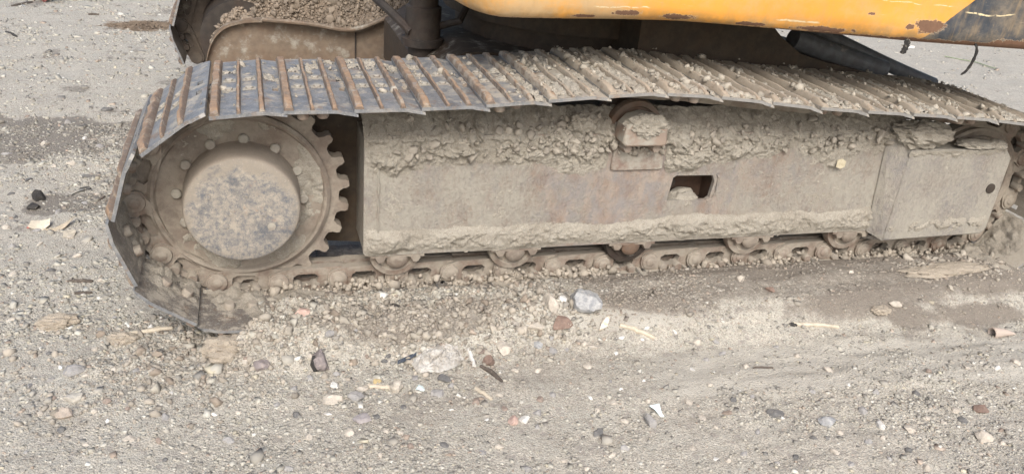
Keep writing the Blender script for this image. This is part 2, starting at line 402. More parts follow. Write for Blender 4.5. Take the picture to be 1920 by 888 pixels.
# ------------------------------------------------------------------ ground
XS, ZS, RP = 0.247, 0.413, 0.306
def ground_h(x, y):
    h = .012*fbm(x*1.3, y*1.3, s=11, o=4) + .008*fbm(x*9, y*9, s=15, o=5)
    near = np.exp(-np.maximum(0, np.abs(y-.3)-1.2)/.8)
    h = h*1.0
    # soil pushed up along the chain
    cl1, cl2, ci = worley(x*16, y*16, s=21); e1, e2, ei = worley(x*37+3, y*37, s=22)
    lum = ((1-cl1)*.040*ci + (1-e1)*.016*ei)*(.55+.9*fbm(x*5, y*5, s=29, o=3)) + .014*fbm(x*34, y*34, s=23, o=3)
    left = 1-sst(1.15, 1.5, x)
    yy = y+.035*fbm(x*4, y*4, s=31, o=4)
    shelf = (left*sst(-.15, -.01, yy)+(1-left)*sst(-.24, .0, yy))*(1-sst(.2, .235, y))*sst(.16, .30, x+.05*fbm(x*9, y*9, s=35, o=3))*(1-sst(3.45, 3.7, x))
    h = h*(1-.6*shelf) + shelf*(.077+.010*(1-left)+.02*sst(3.0, 3.4, x)-.009*sst(.14, .2, y)+.010*fbm(x*12, y*12, s=37, o=4)*(.5+left))
    h = h + left*sst(.10, .4, x)*sst(-.24, -.05, yy)*sst(.205, .12, y)*lum*1.0
    # clods left of the drive end and lumps of the foreground
    h = h + .9*np.exp(-((x-.05)/.3)**2-((y+.02)/.13)**2)*lum
    # wheel-smooth ruts on the right foreground
    q = (y+.19+.07*(x-1.8)+.03*fbm(x*2, y*2, s=33))
    h = h + sst(1.2, 1.7, x)*(.009*np.exp(-((q-.10)/.05)**2)-.006*np.exp(-((q+.06)/.09)**2)+.006*np.exp(-((q+.24)/.08)**2)+.010*fbm(x*3, y*16, s=39, o=5))*np.where(y > -1.2, 1, 0)
    # low under the machine
    und = sst(.20, .27, y)*(1-sst(.56, .62, y))*sst(.0, .15, x)*(1-sst(3.35, 3.5, x))
    h = h*(1-und)+und*(-.002)
    h = np.where((np.abs(x) > 30) | (np.abs(y) > 30), 0, h)
    return h
def ground_tone(x, y):
    n1 = fbm(x*2.2, y*5.5, s=41, o=5); n2 = fbm(x*7, y*7, s=45, o=5); n3 = fbm(x*1.1, y*1.1, s=49, o=4)
    # damp soil: right strip under the chain, brown stretch in the middle, a dark tongue at the far right
    st = fbm(x*1.6, y*11, s=53, o=5)
    damp = sst(1.2, 1.5, x+.1*n2)*sst(-.22, -.04, y+.10*n1+.05*n2+.09*st)*(.72+.28*sst(-.25, .1, st))*(1-sst(.56, .7, y))
    damp = np.maximum(damp, sst(.0, .5, .55*np.exp(-((x-1.25)/.55)**2-((y+.22)/.2)**2)+.55*n1*.6+.12*n2-.06)*.42)
    damp = np.maximum(damp, .95*sst(.25, .55, np.exp(-((x-2.85)/.42)**2-((y+.17+.05*(x-2.8))/.075)**2)*.8+.42*n2+.3*n1))
    damp = np.maximum(damp, .8*sst(.25, .6, np.exp(-((x-.75)/.35)**2-((y-.0)/.1)**2)+.35*n2))
    damp = np.maximum(damp, .42*sst(.0, .3, .55*n1+.55*n2+.35*fbm(x*18, y*26, s=57, o=4))*(y < .3)*sst(-.8, -.3, y))
    q = (y+.19+.07*(x-1.8))
    pale = sst(1.15, 1.6, x+.3*n1)*sst(.35, .75, np.exp(-((q+.17)/.16)**2)+.4*n1)*(1-.9*damp)
    pale = np.maximum(pale, .35*sst(.1, .5, n3+.3*n1)*(y > .5))
    pale = np.maximum(pale, .8*sst(.3, .7, np.exp(-((x-1.35)/.4)**2-((y+.06+.12*(x-1.3))/.045)**2)+.3*n2))
    dark = sst(.35, .75, np.exp(-((x+.75)/.55)**2-((y-2.05)/.42)**2)+.55*n2)*1.15
    dark = np.maximum(dark, 1.1*sst(.42, .7, np.exp(-((x+.43)/.26)**2-((y-1.2)/.14)**2)+.5*n2))
    dark = np.maximum(dark, .6*sst(.12, .6, n2+.5*n1)*(y > .5)*(x < 0))
    return np.clip(np.stack([damp, pale, dark], -1), 0, 1)
def axis(a, b, d, lo, hi, g):
    m = list(np.arange(a, b, d)); s = d; p = m[-1]
    while p < hi: s *= g; p += s; m.append(p)
    s = d; p = a; L = []
    while p > lo: s *= g; p -= s; L.append(p)
    return np.array(L[::-1]+m)
gx = axis(-1.0, 3.6, .0085, -400, 400, 1.05)
gy = axis(-1.2, 1.0, .0085, -400, 400, 1.03)
GX, GY = np.meshgrid(gx, gy)
V = np.stack([GX, GY, ground_h(GX, GY)], -1)
me, used = grid_mesh('ground', V)
ca = me.attributes.new('tone', 'FLOAT_COLOR', 'POINT')
tone = ground_tone(GX.ravel(), GY.ravel())[used]
ca.data.foreach_set('color', np.concatenate([tone, np.ones((len(tone), 1))], 1).astype(np.float32).ravel())
ground = obj('ground', me, M_GROUND); ground['kind'] = 'structure'; ground['label'] = 'pale gravelly dirt ground with damp brown patches'

# ------------------------------------------------------------------ rocks
def ico():
    bm = bmesh.new(); bmesh.ops.create_icosphere(bm, subdivisions=1, radius=1)
    V = np.array([v.co[:] for v in bm.verts]); F = np.array([[v.index for v in f.verts] for f in bm.faces]); bm.free(); return V, F
ICV, ICF = ico()
CBV = np.array([(x, y, z) for z in (-.8, .8) for y in (-.8, .8) for x in (-.8, .8)], float)
CBF = np.array([(0,2,3),(0,3,1),(4,5,7),(4,7,6),(0,1,5),(0,5,4),(2,6,7),(2,7,3),(0,4,6),(0,6,2),(1,3,7),(1,7,5)])
PAL = np.array([(.44,.42,.375),(.385,.365,.32),(.33,.31,.28),(.25,.24,.225),(.165,.16,.155),(.54,.52,.475),(.40,.32,.265),(.31,.235,.19),(.48,.435,.34),(.66,.65,.62)])
PW = np.array([.24,.24,.17,.11,.06,.07,.035,.025,.03,.02]); PW = PW/PW.sum()
def rocks_mesh(name, pts, size, cols, flat=.62, base=None, jit=1.):
    BV, BF = base or (ICV, ICF)
    n = len(pts); nv = len(BV)
    V = BV[None]*(1+rng.normal(0, .2*jit, (n, nv, 1)))+rng.normal(0, .12*jit, (n, nv, 3))
    V = V*(np.stack([rng.uniform(.75, 1.35, n), rng.uniform(.6, 1.1, n), rng.uniform(.45, .9, n)*flat/.62], -1)[:, None, :])
    a = rng.uniform(0, 6.283, n); c, s = np.cos(a)[:, None], np.sin(a)[:, None]
    b = rng.normal(0, .35, n); cb, sb = np.cos(b)[:, None], np.sin(b)[:, None]
    X, Y, Z = V[..., 0], V[..., 1], V[..., 2]
    X, Z = X*cb-Z*sb, X*sb+Z*cb
    V = np.stack([X*c-Y*s, X*s+Y*c, Z], -1)*size[:, None, None] + pts[:, None, :]
    F = (BF[None]+(np.arange(n)*nv)[:, None, None]).reshape(-1, 3)
    me = mesh_np(name, V.reshape(-1, 3), F)
    at = me.attributes.new('tint', 'FLOAT_COLOR', 'POINT')
    C = np.repeat(np.concatenate([cols, np.ones((n, 1))], 1), nv, 0)
    at.data.foreach_set('color', C.astype(np.float32).ravel())
    return me
def lump_base(seed):
    bm = bmesh.new(); bmesh.ops.create_icosphere(bm, subdivisions=2, radius=1)
    V = np.array([v.co[:] for v in bm.verts]); F = np.array([[v.index for v in f.verts] for f in bm.faces]); bm.free()
    d = 1+.75*fbm(V[:, 0]*1.6+seed*7.1, V[:, 1]*1.6+seed*3.3, V[:, 2]*1.6, s=300+seed, o=4, g=.65)
    V = V*d[:, None]; r = np.random.default_rng(seed+50)
    for _ in range(9):
        n = r.normal(0, 1, 3); n /= np.linalg.norm(n); e = V@n-r.uniform(.4, .8); V = V-np.maximum(e, 0)[:, None]*n
    return V*1.25, F
LBS = [lump_base(i) for i in range(5)]
def lumps_mesh(name, P, Z, C, flat=.8):
    a = rng.integers(0, 5, len(P)); ms = []
    VV, FF, CC, n0 = [], [], [], 0
    for i in range(5):
        k = a == i
        if not k.any(): continue
        m = rocks_mesh('tmp', P[k], Z[k], C[k], flat, base=LBS[i], jit=.42)
        v = np.zeros(len(m.vertices)*3, np.float32); m.vertices.foreach_get('co', v); v = v.reshape(-1, 3)
        f = np.zeros(len(m.loops), np.int32); m.loops.foreach_get('vertex_index', f)
        VV.append(v); FF.append(f.reshape(-1, 3)+n0); n0 += len(v); CC.append(np.repeat(C[k], len(LBS[i][0]), 0)); bpy.data.meshes.remove(m)
    me = mesh_np(name, np.concatenate(VV), np.concatenate(FF)); at = me.attributes.new('tint', 'FLOAT_COLOR', 'POINT'); cc = np.concatenate(CC)
    at.data.foreach_set('color', np.concatenate([cc, np.ones((len(cc), 1))], 1).astype(np.float32).ravel()); return me
def scatter(n, x0, x1, y0, y1, smin, smed, sig):
    x = rng.uniform(x0, x1, n); y = rng.uniform(y0, y1, n)
    t = ground_tone(x, y); cl = fbm(x*3.5, y*3.5, s=61, o=4)
    pr = .50+1.15*cl-.30*t[:, 0]*sst(1.2, 1.5, x)-.32*t[:, 1]+.25*t[:, 2]
    k = rng.uniform(0, 1, n) < np.clip(pr, .14, 1)
    k &= ~((y > .22) & (y < 2.4) & (x > .05) & (x < 3.4))
    x, y, t = x[k], y[k], t[k]; n = len(x)
    sz = np.clip(smed*np.exp(rng.normal(0, sig, n)), smin, smed*4.5)
    z = ground_h(x, y)+sz*rng.uniform(-.35, .2, n)
    c = PAL[rng.choice(len(PAL), n, p=PW)]*np.array([1.0, 1.02, 1.0])*rng.uniform(.75, 1.25, (n, 1))
    c = .78*c+.22*np.array([.40, .378, .335])
    dk = t[:, 2:3]*.55*(rng.uniform(0, 1, (n, 1)) < .75)
    c = c*(1-dk)+dk*np.array([.13, .12, .105])
    dm = t[:, 0:1]*.6; c = c*(1-dm)+dm*np.array([.22, .18, .145])
    return np.stack([x, y, z], -1), sz, c
P_, S_, C_ = [], [], []
for a in ((110000, -.9, 3.3, -1.1, .25, .0014, .0027, .45), (11000, -.9, 3.3, -1.1, .3, .0028, .0044, .40),
          (30000, -1.5, .1, .2, 2.2, .0020, .0038, .45), (14000, -2.2, .3, 1.2, 5.5, .004, .0062, .45), (5000, 2.6, 9.5, 1.0, 7.0, .005, .0085, .45),
          (3500, .05, 1.3, -.12, .22, .0022, .0045, .5)):
    p, s, c = scatter(*a); P_.append(p); S_.append(s); C_.append(c)
gr = obj('gravel', rocks_mesh('gravel', np.concatenate(P_), np.concatenate(S_), np.concatenate(C_), base=(CBV, CBF)), M_GRAVEL)
gr['kind'] = 'stuff'; gr['label'] = 'mixed pale grey and brown gravel strewn over the ground'; gr['category'] = 'gravel'
# crumbled soil in front of the chain and along the left wrap
n = 9000
x = np.concatenate([rng.uniform(.1, 1.3, n), rng.normal(.0, .3, 3000), rng.uniform(2.75, 3.4, 1200)]); y = np.concatenate([rng.normal(.03, .10, n), rng.normal(.0, .14, 3000), rng.normal(.08, .07, 1200)])
k = (y < .19) & (fbm(x*7, y*7, s=63, o=3)+rng.uniform(-.5, .6, len(x)) > 0); x, y = x[k], y[k]; sz = np.clip(.0031*np.exp(rng.normal(0, .62, len(x))), .0014, .014)
c = np.array([.36, .325, .275])*rng.uniform(.6, 1.22, (len(x), 1))
cm = obj('soil_crumbs', rocks_mesh('soil_crumbs', np.stack([x, y, ground_h(x, y)+sz*.2], -1), sz, c, .8), M_GRAVEL)
cm['category'] = 'soil'; cm['kind'] = 'stuff'; cm['label'] = 'crumbled dry soil clods heaped along the foot of the near chain'; cm['category'] = 'soil'

n = 420
x = np.concatenate([rng.uniform(.12, 1.3, n), rng.normal(.02, .16, 120), rng.uniform(2.8, 3.4, 120)]); y = np.concatenate([rng.normal(.02, .09, n), rng.normal(.02, .09, 120), rng.normal(.10, .07, 120)])
k = (y < .17) & (fbm(x*6, y*6, s=67, o=3)+rng.uniform(-.35, .5, len(x)) > 0); x, y = x[k], y[k]; sz = np.clip(.0075*np.exp(rng.normal(0, .5, len(x))), .004, .018)
ck = np.where(rng.uniform(0, 1, (len(x), 1)) < .35, np.array([[.25, .21, .17]]), np.array([[.40, .365, .31]]))*rng.uniform(.75, 1.15, (len(x), 1))
cl_o = obj('soil_clods', lumps_mesh('soil_clods', np.stack([x, y, ground_h(x, y)+sz*.1], -1), sz, ck, .8), M_GRAVEL)
cl_o['kind'] = 'stuff'; cl_o['label'] = 'churned dry soil clods lying along the foot of the near track'; cl_o['category'] = 'soil'
# ------------------------------------------------------------------ the excavator
EX = bpy.data.objects.new('excavator', None); COL.objects.link(EX); EX.location = (0, 0, 0)
tag(EX, 'yellow and charcoal tracked excavator with mud caked crawler undercarriage standing on dirt', 'excavator')

# --- chain path (pins), clockwise seen from the near side
XI, ZI, RI = 3.07, .38, .28
top = smooth_path([(XS, ZS+RP), (.57, .724), (.944, .738), (1.134, .753), (1.32, .768), (1.50, .778), (1.72, .766), (2.1, .729), (2.5, .706), (2.85, .684), (XI, ZI+RI)], 500)
arc_r = np.array([(XI+RI*math.sin(a), ZI+RI*math.cos(a)) for a in np.linspace(.02, math.pi, 80)])
ZB = ZS-RP
bot = np.stack([np.linspace(XI-.01, XS+.01, 300), np.linspace(.10, ZB, 300)], -1)
arc_l = np.array([(XS-RP*math.sin(a), ZS-RP*math.cos(a)) for a in np.linspace(0, math.pi, 90)])
PATH = np.concatenate([top, arc_r, bot, arc_l]); 
cum = np.concatenate([[0], np.cumsum(np.linalg.norm(np.diff(PATH, axis=0), axis=1))])
NSH = int(round(cum[-1]/.19)); PIT = cum[-1]/NSH
i0 = 500+80+int(np.argmin(np.abs(bot[:, 0]-.3486))); s0 = cum[i0]
def pin(k):
    s = (s0+k*PIT) % cum[-1]
    return Vector((np.interp(s, cum, PATH[:, 0]), 0, np.interp(s, cum, PATH[:, 1])))
pins = [pin(k) for k in range(NSH)]
# rib phase: where the wide bar of a shoe sits after its leading pin on the top run
tk = min(range(NSH), key=lambda k: abs(pins[k].x-.30) + (10 if pins[k].z < .6 else 0))
DU = (.182-pins[tk].x) % PIT
if DU > PIT*.6: DU -= PIT
print('shoes', NSH, 'pitch', PIT, 'DU', DU, 'top pin', tuple(pins[tk]))

SW = .563; PV = .046
# shoe plate in local coords: u along travel (x), y across, v outward (z)
def shoe_plate():
    topl = [(0, 0), (.004, .0), (.03, .0), (.07, .0), (.085, .0), (.13, .0), (.152, -.001), (.166, -.005), (.172, -.006), (.190, -.0095), (.205, -.0135)]
    botl = [(0, -.010), (.004, -.010), (.03, -.010), (.07, -.010), (.085, -.010), (.13, -.010), (.150, -.011), (.163, -.0145), (.170, -.0155), (.188, -.0185), (.203, -.0215)]
    ys = [0, .012, .05, .12, .212, .225, .238, .25, .312, .325, .338, .35, .45, .51, .551, SW]
    r2 = random.Random(3); m = len(topl)
    V = []
    for j, y in enumerate(ys):
        for (u, v) in topl: V.append((u+(r2.uniform(-.002, .002) if j in (0, len(ys)-1) and u > .19 else 0), y+(.010 if (j == 0 and u > .19) else 0)-(.01 if (j == len(ys)-1 and u > .19) else 0), v))
        for (u, v) in botl: V.append((u, y, v))
    F = []
    holes = lambda j, i: (j in (4, 5, 6, 8, 9, 10) and i == 8)
    W_ = 2*m
    for j in range(len(ys)-1):
        a, b = j*W_, (j+1)*W_
        for i in range(m-1):
            if not holes(j, i):
                F.append((a+i, a+i+1, b+i+1, b+i)); F.append((a+m+i, b+m+i, b+m+i+1, a+m+i+1))
            else:
                F.append((a+i, b+i, b+m+i, a+m+i)); F.append((a+i+1, a+m+i+1, b+m+i+1, b+i+1))
                if not (j > 0 and holes(j-1, i)): F.append((a+i, a+m+i, a+m+i+1, a+i+1))
                if not holes(j+1, i): F.append((b+i, b+i+1, b+m+i+1, b+m+i))
        F.append((a, b, b+m, a+m)); F.append((a+m-1, a+2*m-1, b+2*m-1, b+m-1))
    for a in (0, (len(ys)-1)*W_):
        for i in range(m-1): F.append((a+i, a+i+1, a+m+i+1, a+m+i))
    me = fixn(mesh_np('track_shoe', V, F), 25)
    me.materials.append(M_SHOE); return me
def grouser(u0, u1, h, seed):
    r3 = random.Random(seed); ys = np.linspace(.001, SW-.001, 15); V, F = [], []
    for j, y in enumerate(ys):
        hh = h*(1+r3.uniform(-.22, .06)); e = .0
        if j in (0, len(ys)-1): hh *= .45
        w = r3.uniform(-.0014, .0014); ch = (u1-u0)*.22
        V += [(u0, y, .0002), (u0+ch*.55+w, y, hh*.86), (u0+ch+w, y, hh), (u1-ch+w, y, hh), (u1-ch*.55+w, y, hh*.86), (u1, y, .0002)]
    for j in range(len(ys)-1):
        for i in range(5): a = j*6+i; F.append((a, a+1, a+7, a+6))
        F.append((j*6+5, j*6, j*6+6, j*6+11))
    F.append((0, 1, 2, 3, 4, 5)); b = (len(ys)-1)*6; F.append((b+5, b+4, b+3, b+2, b+1, b))
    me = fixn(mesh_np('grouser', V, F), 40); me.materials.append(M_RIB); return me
def shoe_bolt():
    b = MB(); b.box((-.019, -.014, .0004), (.019, .014, .0018)); v0 = len(b.v)
    q = MB().hexnut((0, 0), 0, .007, .0115)
    b.add([(x, z,   .0080-y) for x, y, z in q.v], q.f)
    me = b.mesh('shoe_bolt'); me.materials.append(M_BOLT); return me
ME_SHOE = shoe_plate(); ME_R = [grouser(.001, .028, .021, 1), grouser(.072, .083, .015, 2), grouser(.131, .147, .016, 3)]; ME_BOLT = shoe_bolt()

q_ = MB().hexnut((0, 0), -.020, 0, .017, 10); b = MB().add([(x, z, y) for x, y, z in q_.v], q_.f); ME_NUT = b.mesh('shoe_nut'); ME_NUT.materials.append(M_LINK)
# link: u along travel, y across, v outward
def link_mesh(side, name='track_link', mat=None):
    P = PIT
    out = []
    for a in np.linspace(210, -10, 16): out.append((0+.034*math.cos(math.radians(a))*(1), -.002+.036*math.sin(math.radians(a))*-1))
    # outline (rail side is v<0 i.e. towards the frame; plate side v>0)
    rail = -.043
    outl = [(-.036, .004), (-.034, -.018), (-.022, rail+.006), (-.006, rail), (P-.03, rail), (P-.012, rail+.004), (P+.022, rail+.012), (P+.034, -.018), (P+.036, .004), (P+.028, .024), (P+.012, .034),
            (P-.022, .036), (P-.03, PV-.006), (.032, PV-.006), (.022, .036), (-.012, .034), (-.028, .024)]
    # window in two lobes around the nut bosses
    win = [(P-.125, .004), (P-.128, -.012), (P-.114, -.022), (P-.06, -.023), (P-.046, -.014), (P-.044, .006), (P-.052, .016), (P-.064, .014), (P-.074, .020), (P-.098, .020), (P-.108, .012), (P-.118, .013)]
    bm = bmesh.new()
    def loop(pts): 
        vs = [bm.verts.new((u, 0, v)) for u, v in pts]; return [bm.edges.new((vs[i], vs[(i+1) % len(vs)])) for i in range(len(vs))]
    e = loop(outl)+loop(win)
    r = bmesh.ops.triangle_fill(bm, edges=e, use_beauty=True)
    fs = [f for f in r['geom'] if isinstance(f, bmesh.types.BMFace)]
    for v in bm.verts: v.co.y = .012*(1-v.co.x/P)
    ext = bmesh.ops.extrude_face_region(bm, geom=fs)
    for v in [g for g in ext['geom'] if isinstance(g, bmesh.types.BMVert)]: v.co.y += .030
    me = bpy.data.meshes.new(name); bm.to_mesh(me); bm.free()
    V = [v.co.copy() for v in me.vertices]; F = [tuple(p.vertices) for p in me.polygons]
    b = MB().add(V, F)
    b.lathe([(.031, .03), (.032, .0), (.030, -.006), (.024, -.008)], (P, 0), 20)     # pin boss, proud
    b.lathe([(.030, .045), (.031, .008)], (0, 0), 16)
    for u in (P-.058, P-.118): b.lathe([(.0165, .028), (.017, -.006), (.014, -.013)], (u, .024), 12)
    b.lathe([(.030, .10), (.030, .02)], (P, 0), 12)                                           # bushing
    if side < 0: b.v = [(x, -y, z) for x, y, z in b.v]
    bpy.data.meshes.remove(me)
    me = b.mesh(name); me.materials.append(mat or M_LINK); return me
ME_LN, ME_LF = link_mesh(1), link_mesh(-1)
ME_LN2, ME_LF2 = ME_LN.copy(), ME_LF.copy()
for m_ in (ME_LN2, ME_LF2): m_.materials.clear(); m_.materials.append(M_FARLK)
b = MB().lathe([(.017, .01), (.017, -.010), (.013, -.0125)], (0, 0), 14); ME_PIN = b.mesh('track_pin'); ME_PIN.materials.append(M_LINK)
YN, YF = .2345, .563-.2345
def frame_at(k):
    a, c = pins[k], pins[(k+1) % NSH]; t = (c-a).normalized(); nrm = Vector((-t.z, 0, t.x))
    return a, t, nrm
def mat_of(o, t, nrm, y):
    m = Matrix(((t.x, 0, nrm.x, o.x), (0, 1, 0, y), (t.z, 0, nrm.z, o.z), (0, 0, 0, 1))); return m
SHOES = []
def build_track(dy, ks, far=False):
    for k in ks:
        a, t, nr = frame_at(k)
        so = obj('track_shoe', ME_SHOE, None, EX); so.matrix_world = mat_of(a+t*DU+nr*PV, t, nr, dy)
        up = nr.z > -.35
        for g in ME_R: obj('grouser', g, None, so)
        if up and not far:
            for u in (.0505, .108):
                for y in (.232, .331): obj('shoe_bolt', ME_BOLT, None, so, (u, y, 0))
        if not far and a.x < .62 and (nr.x < -.3 or nr.z < -.3):
            for u in (.045, .115): obj('shoe_nut', ME_NUT, None, so, (u, .135, -.010))
        if not far and nr.z > .8:
            for u in (.052, .108): obj('shoe_nut', ME_NUT, None, so, (u+random.uniform(-.004, .004), random.uniform(.03, .06) if k % 3 == 0 else .2, -.014))
        SHOES.append((k, so))
        ln = obj('track_link', (ME_LN2 if far else ME_LN), None, EX); ln.matrix_world = mat_of(a, t, nr, dy+YN)
        lf = obj('track_link', (ME_LF2 if far else ME_LF), None, EX); lf.matrix_world = mat_of(a, t, nr, dy+YF)
        if not far: obj('track_pin', ME_PIN, None, ln, (PIT, 0, 0))
build_track(0, range(NSH))
farks = [k for k in range(NSH) if pins[k].x < .95 and pins[k].z > .2 or pins[k].x > 2.6 and pins[k].z > .15]
GAUGE = 2.45
build_track(GAUGE, farks, True)

# --- mud caked on top of the near shoes
def shoe_mud():
    Vs, Fs, n0 = [], [], 0
    for k in range(NSH):
        a, t, nr = frame_at(k)
        if nr.z < .8 or a.x > 3.2 or a.x < .1: continue
        o = a+t*DU+nr*PV
        u = np.linspace(.029, .205, 50); y = np.linspace(.004, SW-.006, 150); U, Y = np.meshgrid(u, y)
        wx = o.x+U*t.x
        n1 = fbm(wx*9, Y*9, s=71, o=5, g=.6); n2 = fbm(wx*45, Y*45, s=75, o=4, g=.65)
        c1, c2, ci = worley(wx*55, Y*55, s=77)
        more = sst(.95, 1.25, wx)*.42*(1-.25*sst(1.8, 2.6, wx)) + .22*sst(2.0, 2.4, wx)
        patch = np.exp(-((Y-.44)/.13)**2)*.50*sst(1.2, .6, wx)+ .10*np.exp(-((Y-.12)/.1)**2)*sst(.4, .6, wx)
        base = -.30+more+patch+n1*.75+n2*.30
        rib = np.exp(-((U-.078)/.006)**2)+np.exp(-((U-.139)/.011)**2)
        n4 = fbm(wx*150, Y*150, s=79, o=2)
        th = sst(0, .42, base)*(.007+.006*more+.010*(1-c1)*ci+.006*n2+.004*n4) - .003
        rv = np.where((U > .070) & (U < .085), .0155, np.where((U > .129) & (U < .149), .0165, 0))
        th = np.where(rv > 0, th-rv*.55, th)
        edge = np.minimum(sst(0, .012, Y), sst(SW, SW-.012, Y)); th = th*edge-.001*(1-edge)
        th = np.where(U > .15, th-(U-.15)*.31, th)
        keep = (th[:-1, :-1] > -.0008-np.where(U[:-1, :-1] > .15, (U[:-1, :-1]-.15)*.31, 0)) & (rv[:-1, :-1] == 0) | ((th[:-1, :-1] > .003) )
        P = np.array(o)[None, None]+U[..., None]*np.array(t)+th[..., None]*np.array(nr)+np.stack([0*Y, Y, 0*Y], -1)
        ny, nx = U.shape; idx = np.arange(ny*nx).reshape(ny, nx)+n0
        F = np.stack([idx[:-1, :-1], idx[1:, :-1], idx[1:, 1:], idx[:-1, 1:]], -1).reshape(-1, 4)[keep.ravel()]
        Vs.append(P.reshape(-1, 3)); Fs.append(F); n0 += ny*nx
    V = np.concatenate(Vs); F = np.concatenate(Fs); us = np.unique(F); mp = np.full(len(V), -1); mp[us] = np.arange(len(us))
    me = mesh_np('shoe_mud', V[us], mp[F][:, ::-1]); me.shade_smooth()
    o = obj('shoe_mud', me, M_MUDP, EX); o['kind'] = 'stuff'; o['label'] = 'pale dry mud crusted over the upper shoes of the near track'
shoe_mud()

def inner_mud():
    Vs, Fs, n0 = [], [], 0
    for k in range(NSH):
        a, t, nr = frame_at(k)
        lw = a.x < .62 and (nr.x < -.55 or nr.z < -.3); rw = a.x > 2.75 and (nr.z < -.2)
        if not (lw or rw): continue
        o = a+t*DU+nr*PV
        u = np.linspace(-.006, .196, 50); y = np.linspace(.006, .222, 58); U, Y = np.meshgrid(u, y)
        g = k*.19+U
        n1 = fbm(g*9, Y*9, s=171, o=5, g=.6); n2 = fbm(g*40, Y*40, s=175, o=4, g=.65); c1, c2, ci = worley(g*26, Y*26, s=177)
        fall = max(0., nr.x)*0+sst(-.1, -.8, np.array(nr.z))
        th = sst(.05, .17, Y+.07*n1)*(.010+.024*(1-c1)*ci+.018*n1+.010*n2)+.016*sst(.13, .22, Y+.03*n1)*(.6+n1)
        th = th*(.65+.5*fall)*(.55 if rw else .62)-.0035
        th = th*sst(-.006, .012, U)-.003*(1-sst(-.006, .012, U))
        keep = th[:-1, :-1] > -.0012
        P = np.array(o)[None, None]+U[..., None]*np.array(t)-(th+.0105+.0)[..., None]*np.array(nr)+np.stack([0*Y, Y, 0*Y], -1)
        ny, nx = U.shape; idx = np.arange(ny*nx).reshape(ny, nx)+n0
        Fs.append(np.stack([idx[:-1, :-1], idx[1:, :-1], idx[1:, 1:], idx[:-1, 1:]], -1).reshape(-1, 4)[keep.ravel()]); Vs.append(P.reshape(-1, 3)); n0 += ny*nx
    V = np.concatenate(Vs); F = np.concatenate(Fs); us = np.unique(F); mp = np.full(len(V), -1); mp[us] = np.arange(len(us))
    me = mesh_np('packed_mud', V[us], mp[F]); me.shade_smooth(); o = obj('packed_mud', me, M_MUDM, EX); o['kind'] = 'stuff'
    # clods stuck about the links of the lower run
    m = 2600; x = rng.uniform(.22, 3.2, m); sel = fbm(x*6, x*0, s=181, o=3)+rng.uniform(-.4, .5, m) > 0; x = x[sel]; m = len(x)
    y = rng.uniform(.205, .232, m); z = np.clip(.062+np.abs(rng.normal(0, .020, m)), .05, .135)
    z = np.where(x < XS, ZS-np.sqrt(np.maximum(.01, (RP+.03-rng.uniform(0, .03, m))**2-(x-XS)**2)), z)
    sz = np.clip(.006*np.exp(rng.normal(0, .5, m)), .0025, .018)
    o = obj('chain_clods', rocks_mesh('chain_clods', np.stack([x, y, z], -1), sz, np.array([.36, .32, .265])*rng.uniform(.7, 1.15, (m, 1)), .9), M_GRAVEL, EX); o['kind'] = 'stuff'
inner_mud()
def shoe_crumbs():
    P, Sz = [], []
    for k in range(NSH):
        a, t, nr = frame_at(k)
        if nr.z < .8 or a.x > 3.1 or a.x < .1: continue
        o = a+t*DU+nr*PV
        m = 30+int(210*float(sst(np.array(.85), np.array(1.3), np.array(o.x))))
        u = rng.uniform(.032 if o.x < .9 else .0, .17, m); y = rng.uniform(.01, SW-.01, m); wx = o.x+u*t.x
        kk = fbm(wx*9, y*9, s=71, o=5, g=.6)+.35*float(o.x > 1)+.25*(y > .3)*(o.x < 1) > .02+rng.uniform(-.2, .3, m)
        u, y, wx = u[kk], y[kk], wx[kk]
        P.append(np.stack([wx, y, o.z+u*t.z+.0025+.003*(o.x > 1)+np.where(u < .029, .016, 0)], -1)); Sz.append(np.clip(.0031*np.exp(rng.normal(0, .75, len(u))), .0013, .015))
    P = np.concatenate(P); Sz = np.concatenate(Sz)
    o = obj('shoe_crumbs', rocks_mesh('shoe_crumbs', P, Sz, np.array([.37, .34, .285])*rng.uniform(.7, 1.15, (len(P), 1)), .8), M_GRAVEL, EX); o['kind'] = 'stuff'
shoe_crumbs()

# --- sprocket and final drive
def sprocket(dy, far=False):
    nt = 25; poly = []
    for i in range(nt):
        c = 2*math.pi*(i+.35)/nt; da = 2*math.pi/nt
        for (fa, r) in ((-.5, .300), (-.30, .302), (-.19, .314), (-.17, .326), (-.10, .335), (.10, .335), (.17, .326), (.19, .314), (.30, .302)):
            poly.append((XS+r*math.cos(c+fa*da), ZS+r*math.sin(c+fa*da)))
    o = MB().prism(poly, dy+.258, dy+.306).build('sprocket', M_SPR if not far else M_FARLK, EX, 30)
    return o
spk = sprocket(0)
